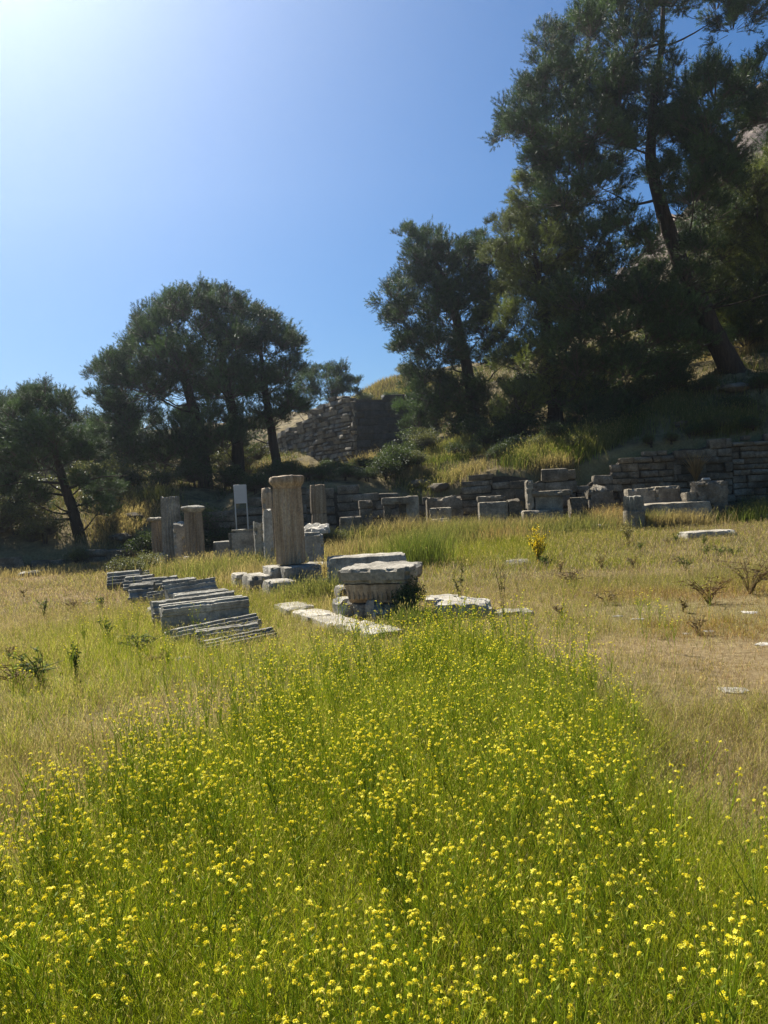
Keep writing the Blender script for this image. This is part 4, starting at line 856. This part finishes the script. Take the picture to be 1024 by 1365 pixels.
rng = np.random.default_rng(77)
def grass_layer(label, n, y0, y1, hs, wd, tri1, seedf, lean, sl, per, sig, name='meadow_grass'):
    x, y, tid = frustum_pts(n, y0, y1, rng, per=per, sig=sig); th = rng.uniform(0.55, 1.35, n); tc = rng.uniform(0.72, 1.25, n)
    k = keep(x, y, rng) & (y < np.interp(x, YBX, YBY) - 0.1); x, y, tid = x[k], y[k], tid[k]
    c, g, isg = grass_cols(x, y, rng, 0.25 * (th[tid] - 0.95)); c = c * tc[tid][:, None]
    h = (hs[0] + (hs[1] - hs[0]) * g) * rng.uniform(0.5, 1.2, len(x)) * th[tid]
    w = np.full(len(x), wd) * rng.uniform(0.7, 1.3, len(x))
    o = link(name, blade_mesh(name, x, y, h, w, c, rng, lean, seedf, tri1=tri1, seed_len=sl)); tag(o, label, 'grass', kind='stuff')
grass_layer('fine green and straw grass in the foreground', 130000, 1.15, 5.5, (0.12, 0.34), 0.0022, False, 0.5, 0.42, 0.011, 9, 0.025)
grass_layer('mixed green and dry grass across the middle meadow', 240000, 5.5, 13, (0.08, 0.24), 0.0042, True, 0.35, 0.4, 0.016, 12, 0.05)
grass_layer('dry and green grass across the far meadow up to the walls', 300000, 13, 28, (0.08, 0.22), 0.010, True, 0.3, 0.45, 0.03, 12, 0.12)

# tall grass tufts against stones, and grass on the slopes
def patch_pts(specs, rng):
    X, Y, H, C = [], [], [], []
    for (px, py, Yd, rx, ry, n, h, col) in specs:
        p = at(px, py, Yd); X.append(p.x + rng.normal(size=n) * rx * 0.6); Y.append(Yd + rng.normal(size=n) * ry * 0.6); H.append(h * rng.uniform(0.5, 1.2, n)); C.append(np.array(col) * rng.uniform(0.65, 1.3, (n, 1)))
    return np.concatenate(X), np.concatenate(Y), np.concatenate(H), np.concatenate(C)
G1, G2, ST, OR = (0.105, 0.135, 0.03), (0.17, 0.18, 0.06), (0.29, 0.235, 0.13), (0.33, 0.22, 0.11)
TUFTS = [(560, 735, 16.5, 0.5, 0.8, 1200, 0.75, G1), (545, 720, 20, 1.2, 1, 1500, 0.6, G2), (300, 735, 17, 1.2, 1.0, 1800, 0.5, G2), (340, 745, 15.5, 0.7, 0.8, 900, 0.45, ST), (290, 742, 18.5, 1.2, 1, 1500, 0.5, ST), (440, 730, 15.4, 0.6, 0.5, 900, 0.4, ST), (425, 785, 12.2, 0.35, 0.3, 500, 0.4, G2), (480, 722, 21, 1.2, 1, 1500, 0.45, ST),
 (645, 695, 22, 1.1, 0.8, 1000, 0.45, OR), (650, 697, 21.6, 1.3, 0.8, 900, 0.4, ST), (600, 700, 22, 1.2, 0.8, 2000, 0.7, G2), (540, 700, 23.3, 1, 0.4, 1200, 0.8, ST), (870, 690, 22.6, 0.5, 0.3, 700, 0.55, G2), (900, 695, 22.4, 0.7, 0.3, 800, 0.5, ST), (1000, 690, 22.8, 0.9, 0.6, 900, 0.5, G1), (1020, 680, 23.4, 0.7, 0.6, 700, 0.7, G2), (927, 640, 25.7, 0.28, 0.1, 400, 0.01, OR), (270, 845, 10.3, 0.5, 0.1, 260, 0.3, G1), (300, 835, 10.4, 0.4, 0.08, 160, 0.36, G2),
 (470, 850, 8.9, 0.4, 0.3, 350, 0.16, G1), (550, 845, 9.2, 0.3, 0.3, 500, 0.28, G1), (470, 800, 10.8, 0.3, 0.3, 300, 0.35, ST), (690, 700, 22.5, 1.4, 0.6, 2000, 0.45, G2), (760, 698, 22.5, 1.4, 0.6, 2000, 0.45, G2), (810, 695, 23.4, 0.6, 0.4, 700, 0.7, ST), (240, 750, 18.5, 0.7, 0.5, 700, 0.4, G2), (400, 800, 12.3, 0.5, 0.3, 500, 0.3, G2), (30, 765, 20.5, 1.5, 0.8, 900, 0.25, ST), (560, 690, 24, 2.0, 0.5, 2000, 0.5, G2), (690, 694, 23.0, 1.6, 0.3, 1800, 0.6, ST), (750, 692, 23.0, 1.2, 0.3, 1400, 0.6, G2), (640, 692, 23.3, 1.2, 0.3, 1200, 0.6, ST), (520, 700, 23.4, 1.2, 0.3, 1200, 0.65, G2), (880, 694, 22.3, 1.4, 0.2, 1300, 0.5, ST), (600, 695, 23.2, 0.8, 0.3, 900, 0.6, ST), (810, 690, 24, 0.8, 0.3, 900, 0.7, OR)]
x, y, h, c = patch_pts(TUFTS, rng); k = y < np.interp(x, YBX, YBY) - 0.05; x, y, h, c = x[k], y[k], h[k], c[k]
tag(link('tall_grass', blade_mesh('tall_grass', x, y, h, 0.003 + 0.0005 * y, c, rng, 0.28, 0.3, seed_len=0.03)), 'taller grass tufts crowding round the stones', 'grass', kind='stuff')
n = 150000; x = rng.uniform(-22, 26, n); y = rng.uniform(20, 60, n) ** 1.0; yb = np.interp(x, YBX, YBY); k = (y > yb + 0.4) & (np.abs(x) < 0.56 * y + 2) & (vnoise(x, y, 2.4) + 0.25 * vnoise(x, y, 0.8) > 0.42); x, y = x[k], y[k]
gcol = np.where((rng.random(len(x)) < 0.6)[:, None], np.array(G1), np.array(ST) * 0.7) * rng.uniform(0.45, 1.1, (len(x), 1)) * np.array([0.9, 0.9, 0.9])
tag(link('slope_grass', blade_mesh('slope_grass', x, y, rng.uniform(0.15, 0.45, len(x)), 0.008 + 0.0005 * y, gcol, rng, 0.35, 0.2, tri1=True, seed_len=0.04)), 'straggly grass and weeds covering the slopes behind the ruins', 'grass', kind='stuff')
SL = [(175, 690, 27, 1.1, 1.4, 2500, 0.25, ST), (155, 715, 25.4, 0.8, 0.9, 1500, 0.22, ST), (205, 660, 28.5, 0.6, 0.5, 1200, 0.5, G2), (575, 650, 28.4, 1.1, 0.9, 1200, 0.35, G2), (550, 640, 29, 0.5, 0.5, 600, 0.45, ST), (620, 640, 28.3, 0.9, 0.7, 800, 0.35, ST), (600, 605, 32, 1.5, 1, 1600, 0.4, G2), (585, 625, 30.3, 1.2, 0.8, 1200, 0.35, G1), (720, 610, 28.3, 0.8, 0.7, 2200, 0.6, G2), (700, 615, 28.2, 0.7, 0.6, 1500, 0.5, G1), (760, 600, 28, 0.7, 0.6, 2000, 0.6, (0.22, 0.27, 0.04)), (790, 590, 28, 0.8, 0.6, 2200, 0.6, G2), (820, 575, 28.5, 0.8, 0.6, 1800, 0.5, G1), (740, 625, 27.2, 0.6, 0.4, 1200, 0.5, ST), (970, 570, 27.4, 1.0, 0.7, 1500, 0.6, G2), (500, 516, 55, 3, 3, 3500, 0.4, (0.24, 0.20, 0.11)), (530, 515, 52, 2, 2, 3000, 0.45, (0.16, 0.17, 0.06)), (490, 615, 42, 0.7, 0.7, 700, 0.9, ST), (380, 625, 38, 1.0, 1, 1200, 0.8, ST), (1000, 465, 36.5, 2, 1.5, 2500, 0.4, ST), (900, 555, 29, 1.5, 1.5, 2500, 0.5, G2)]
x, y, h, c = patch_pts(SL, rng)
tag(link('bank_grass', blade_mesh('bank_grass', x, y, h, 0.004 + 0.0005 * y, c, rng, 0.3, 0.3, seed_len=0.05)), 'sunlit long grass on the banks between the walls and trees', 'grass', kind='stuff')
# dry orange tuft rooted in the hillside wall
p = at(928, 643, 25.6); root_x = p.x + rng.normal(size=420) * 0.22; me = blade_mesh('dry_tuft', root_x * 0 + p.x, root_x * 0 + 24.9, np.full(420, 0.9) * rng.uniform(0.4, 1.2, 420), np.full(420, 0.02), np.array(OR) * rng.uniform(0.7, 1.2, (420, 1)), rng, 0.3, 0.4)
o = link('dry_tuft', me); o.location.z = p.z - g1(p.x, 24.9); o.location.y = 0.75; tag(o, 'orange dry grass tuft rooted in the hillside wall above the base course', 'grass tuft')

# ------------------------------------------------------------------ mustard plants
YEL = np.array((0.84, 0.76, 0.05)); STEMC = np.array((0.33, 0.40, 0.05))
def mustard(seed, hgt=0.55, heads=9, detail=9):
    rg = np.random.default_rng(seed); A, B, tips = [], [], []
    nst = rg.integers(2, 4)
    for s in range(nst):
        a = rg.random() * 6.28; top = np.array([math.cos(a) * 0.09, math.sin(a) * 0.09, hgt * rg.uniform(0.7, 1.05)]); p0 = np.array([math.cos(a) * 0.012, math.sin(a) * 0.012, -0.02]); m = (p0 + top) / 2 + rg.normal(size=3) * 0.015
        A += [p0, m]; B += [m, top]; tips.append(top)
        for k in range(max(1, heads // nst - 1)):
            t = rg.uniform(0.45, 0.85); q = m + (top - m) * max(0, (t - 0.5) * 2) if t > 0.5 else p0 + (m - p0) * t * 2; b = rg.random() * 6.28; e = q + np.array([math.cos(b) * rg.uniform(.03, .09), math.sin(b) * rg.uniform(.03, .09), rg.uniform(.08, .2) * hgt / .55]); e[2] = min(e[2], hgt * 1.08); A.append(q); B.append(e); tips.append(e)
    V, T = sticks(np.array(A), np.array(B), 0.0022); C = np.tile(STEMC, (len(V), 1)) * rg.uniform(0.8, 1.2, (len(V), 1))
    # narrow stem leaves and pods
    nl = 40; i = rg.integers(0, len(A), nl); t = rg.random((nl, 1)); P = np.array(A)[i] * (1 - t) + np.array(B)[i] * t; d = rg.normal(size=(nl, 3)); d[:, 2] = np.abs(d[:, 2]) * 0.8 + 0.2; d /= np.linalg.norm(d, axis=1, keepdims=True); L = rg.uniform(0.01, 0.03, (nl, 1)); s = np.cross(d, np.array([0, 0, 1.0])); s /= np.linalg.norm(s, axis=1, keepdims=True) + 1e-9
    LV = np.stack([P, P + d * L * .5 + s * L * .10, P + d * L, P + d * L * .5 - s * L * .10], 1).reshape(-1, 3); b = (np.arange(nl) * 4)[:, None, None] + len(V); LT = (np.array([[0, 1, 2], [0, 2, 3]])[None] + b).reshape(-1, 3)
    V = np.concatenate([V, LV]); T = np.concatenate([T, LT]); C = np.concatenate([C, np.repeat((GREENS[rg.integers(0, 4, nl)] * 0.95)[:, None, :], 4, 1).reshape(-1, 3)])
    FV, FT, FC = [], [], []; off = 0
    for tp in tips:
        r = 0.003 + 0.0075 * rg.random() ** 1.5
        for f in range(detail):
            u = rg.normal(size=3); u[2] = abs(u[2]) + 0.3; u /= np.linalg.norm(u); c = tp + u * r * rg.uniform(0.5, 1.1) * np.array([1, 1, 0.9]); x = np.cross(u, rg.normal(size=3)); x /= np.linalg.norm(x); yv = np.cross(u, x); ps = rg.uniform(0.0035, 0.0055)
            for q in (x, yv, -x, -yv):
                w = np.cross(u, q); FV += [c, c + (q * 0.7 + w * 0.45 + u * .2) * ps, c + (q * 1.15 + u * .25) * ps, c + (q * 0.7 - w * 0.45 + u * .2) * ps]; FT += [(off, off + 1, off + 2), (off, off + 2, off + 3)]; off += 4; FC += [YEL * rg.uniform(0.8, 1.15)] * 4
    return (V, T, C), (np.array(FV), np.array(FT), np.array(FC))
MUST = []
for i in range(7):
    (V, T, C), (FV, FT, FC) = mustard(200 + i, 0.55, 9 + 2 * i, 8); MUST.append((np_mesh('stem', V, T, M['grass'], C), np_mesh('blossom', FV, FT, M['petal'], FC)))
rm = np.random.default_rng(5); px_, py_ = frustum_pts(9000, 1.35, 14, rm, 0.25, 0.52); dens = patch(px_, py_)
inpatch = sstep(0.3, 0.95, dens); den = np.clip(inpatch * np.interp(py_, [1.3, 3, 6, 9], [0.75, 1.0, 0.85, 0.4]) * np.where(px_ > 0.45 * py_ * 0.5 + 0.35, 0.5, 1.0) + 0.015 * (py_ < 9), 0, 1) * (0.4 + 0.9 * vnoise(px_, py_, 0.7))
sel = rm.random(9000) < den * 0.8; mx_, my_ = px_[sel], py_[sel]; order = np.argsort(my_); mx_, my_ = mx_[order], my_[order]; mz_ = gz(mx_, my_)
print('mustard plants', len(mx_))
for i in range(min(290, len(mx_))):
    st, bl_ = MUST[rm.integers(0, 7)]; s = rm.uniform(0.75, 1.15); root = empty('mustard_plant', (mx_[i], my_[i], mz_[i]), rm.random() * 6.28); root.scale = (s, s, s)
    root.rotation_euler.x = rm.normal() * 0.08; root.rotation_euler.y = rm.normal() * 0.08
    tag(root, 'thin-stemmed wild mustard plant with small yellow flower heads in the green grass', 'flower', 'nearest wild mustard plants in flower'); link('stem', st, root); link('blossom', bl_, root)
SV, STt, SCc, so = [], [], [], 0; BV, BT, BC, bo = [], [], [], 0
lib = [mustard(300 + i, 0.55, 9 + 2 * i, 4) for i in range(6)]
for i in range(290, len(mx_)):
    (V, T, C), (FV, FT, FC) = lib[rm.integers(0, 6)]; a = rm.random() * 6.28; s = rm.uniform(0.7, 1.15); ca, sa = math.cos(a) * s, math.sin(a) * s; R = np.array([[ca, -sa, 0], [sa, ca, 0], [0, 0, s]]); t0 = np.array([mx_[i], my_[i], mz_[i]])
    SV.append(V @ R.T + t0); STt.append(T + so); SCc.append(C); so += len(V); fs = FV @ R.T + t0; BV.append(fs); BT.append(FT + bo); BC.append(FC); bo += len(FV)
ms = link('mustard_patch', np_mesh('mustard_stems', np.concatenate(SV), np.concatenate(STt), M['grass'], np.concatenate(SCc))); tag(ms, 'yellow flowering mustard massed toward the pedestal', 'flowers', kind='stuff')
b = link('blossom', np_mesh('mustard_blossom', np.concatenate(BV), np.concatenate(BT), M['petal'], np.concatenate(BC)), ms); tag(b, kind='stuff')

# ------------------------------------------------------------------ single weeds
def weed(name, label, px, py, Y, h, n, spread, col, leafc=None, nl=120, lsize=0.03, flower=None, seed=1, mat='deadwood', r=0.006):
    rg = np.random.default_rng(seed); p = at(px, py, Y); root = empty(name, (p.x, Y, g1(p.x, Y))); tag(root, label, 'plant')
    A, B = [], []
    for i in range(n):
        a = rg.random() * 6.28; e = np.array([math.cos(a) * spread * rg.random(), math.sin(a) * spread * rg.random(), h * rg.uniform(0.55, 1.05)]); m = e * np.array([.35, .35, .55]); A += [np.array([0, 0, -0.03]), m]; B += [m, e]
        for k in range(3):
            q = m + (e - m) * rg.random(); A.append(q); B.append(q + np.array([rg.normal() * .12 * spread * 2, rg.normal() * .12 * spread * 2, h * .15 * rg.random()]))
    V, T = sticks(np.array(A), np.array(B), r); link('stem', np_mesh('stem', V, T, M['grass'], np.tile(np.array(col), (len(V), 1))), root)
    if leafc is not None:
        i = rg.integers(0, len(A), nl); t = rg.random((nl, 1)); P = np.array(A)[i] * (1 - t) + np.array(B)[i] * t; a = rg.normal(size=(nl, 3)); a /= np.linalg.norm(a, axis=1, keepdims=True); bb = np.cross(a, rg.normal(size=(nl, 3))); bb /= np.linalg.norm(bb, axis=1, keepdims=True); L = lsize * rg.uniform(.6, 1.4, (nl, 1))
        V = np.stack([P, P + a * L * .5 + bb * L * .25, P + a * L, P + a * L * .5 - bb * L * .25], 1).reshape(-1, 3); T = (np.array([[0, 1, 2], [0, 2, 3]])[None] + (np.arange(nl) * 4)[:, None, None]).reshape(-1, 3)
        link('blossom' if flower else 'foliage', np_mesh('leaves', V, T, M['petal'] if flower else M['grass'], np.repeat((np.array(leafc) * rg.uniform(.7, 1.2, (nl, 1)))[:, None, :], 4, 1).reshape(-1, 3)), root)
weed('broom_shrub', 'yellow flowering broom standing alone in the dry grass', 718, 752, 15.6, 0.72, 34, 0.32, (0.16, 0.17, 0.03), (0.70, 0.55, 0.04), 900, 0.04, True, 1)
weed('green_weed', 'dark green leafy clump at the foot of the yellow broom', 728, 756, 15.2, 0.22, 14, 0.22, (0.08, 0.11, 0.03), (0.07, 0.10, 0.03), 160, 0.06, None, 2)
weed('thistle', 'dry thistle with pale seed heads right of the broom', 838, 733, 18.2, 0.5, 14, 0.4, (0.16, 0.15, 0.06), (0.30, 0.27, 0.14), 180, 0.05, None, 3)
weed('dead_weed', 'brown dead thistle clump on the right of the dry meadow', 1000, 800, 10.6, 0.5, 20, 0.5, (0.22, 0.16, 0.09), (0.20, 0.16, 0.08), 160, 0.04, None, 4)
weed('dead_weed', 'brown spiky dead clump left of the larger dead thistle', 945, 812, 10.0, 0.34, 16, 0.35, (0.19, 0.12, 0.06), (0.17, 0.11, 0.05), 120, 0.035, None, 5)
weed('dead_weed', 'low brown dried clump below the yellow broom', 760, 785, 12.6, 0.2, 14, 0.4, (0.17, 0.12, 0.07), None, 0, 0, None, 6)
weed('mullein_stalk', 'tall single seed stalk standing before the slab right of the pedestal', 614, 815, 10.2, 0.62, 2, 0.08, (0.14, 0.13, 0.06), (0.13, 0.13, 0.06), 120, 0.045, None, 7)
weed('mullein_stalk', 'thin tall branching stalk rising right of the flat slab', 672, 828, 9.4, 0.72, 3, 0.18, (0.15, 0.13, 0.06), (0.15, 0.14, 0.06), 60, 0.03, None, 8)
weed('green_weed', 'dark green branching weed in the left dry meadow', 58, 905, 7.3, 0.38, 12, 0.3, (0.14, 0.17, 0.05), (0.14, 0.18, 0.06), 160, 0.04, None, 9)
weed('green_weed', 'upright green weed right of the branching weed on the left', 100, 895, 7.6, 0.36, 5, 0.1, (0.10, 0.13, 0.03), (0.10, 0.13, 0.04), 90, 0.04, None, 10)
weed('dead_weed', 'dry brown tangle beside the branching green weed', 22, 895, 7.4, 0.22, 18, 0.35, (0.22, 0.16, 0.09), None, 0, 0, None, 11)
weed('green_weed', 'leafy dark weed patch before the moulded block row', 190, 865, 8.8, 0.22, 14, 0.3, (0.13, 0.16, 0.06), (0.13, 0.17, 0.06), 160, 0.04, None, 12)

rw = random.Random(9)
for k in range(26):
    Yw = rw.uniform(7, 19); side = rw.random() < 0.62
    xw = rw.uniform(0.2, 0.5) * Yw if side else -rw.uniform(0.28, 0.5) * Yw
    pxw = 512 + xw / Yw * FPX; gw = rw.random() < 0.4
    weed('meadow_weed', 'small green leafy weed in the open meadow' if gw else 'small dry brown weed in the open meadow', pxw, 700, Yw, rw.uniform(0.14, 0.32), 9, rw.uniform(0.12, 0.25), (0.12, 0.14, 0.04) if gw else (0.24, 0.18, 0.10), (0.15, 0.19, 0.06) if gw else (0.30, 0.24, 0.14), 90, 0.03, None, 60 + k)
for o in SC.objects:
    if o.name.startswith('meadow_weed'): o['group'] = 'green meadow weeds' if 'green' in o['label'] else 'dry meadow weeds'
# ------------------------------------------------------------------ added haze
hm, ht, hout = nt('glare_haze'); pv = ht.nodes.new('ShaderNodeVolumePrincipled'); pv.inputs['Color'].default_value = (0.80, 0.90, 1.0, 1); pv.inputs['Density'].default_value = 0.0007; pv.inputs['Anisotropy'].default_value = 0.8  # haze volume added to mimic lens veil: sunward glow, lifted shadows
ht.links.new(pv.outputs[0], hout.inputs['Volume'])
bm = bmesh.new(); bmesh.ops.create_cube(bm, size=1.0)
for v in bm.verts: v.co = Vector((v.co.x * 300 + 5, v.co.y * 280 + 55, -6 + (v.co.z + 0.5) * 86))
hz = bpy.data.meshes.new('haze'); bm.to_mesh(hz); bm.free(); hz.materials.append(hm)
tag(link('haze', hz), 'thin pale haze added over the meadow and slope for a glare-like glow', 'haze', kind='stuff')
SC.cycles.volume_bounces = 0
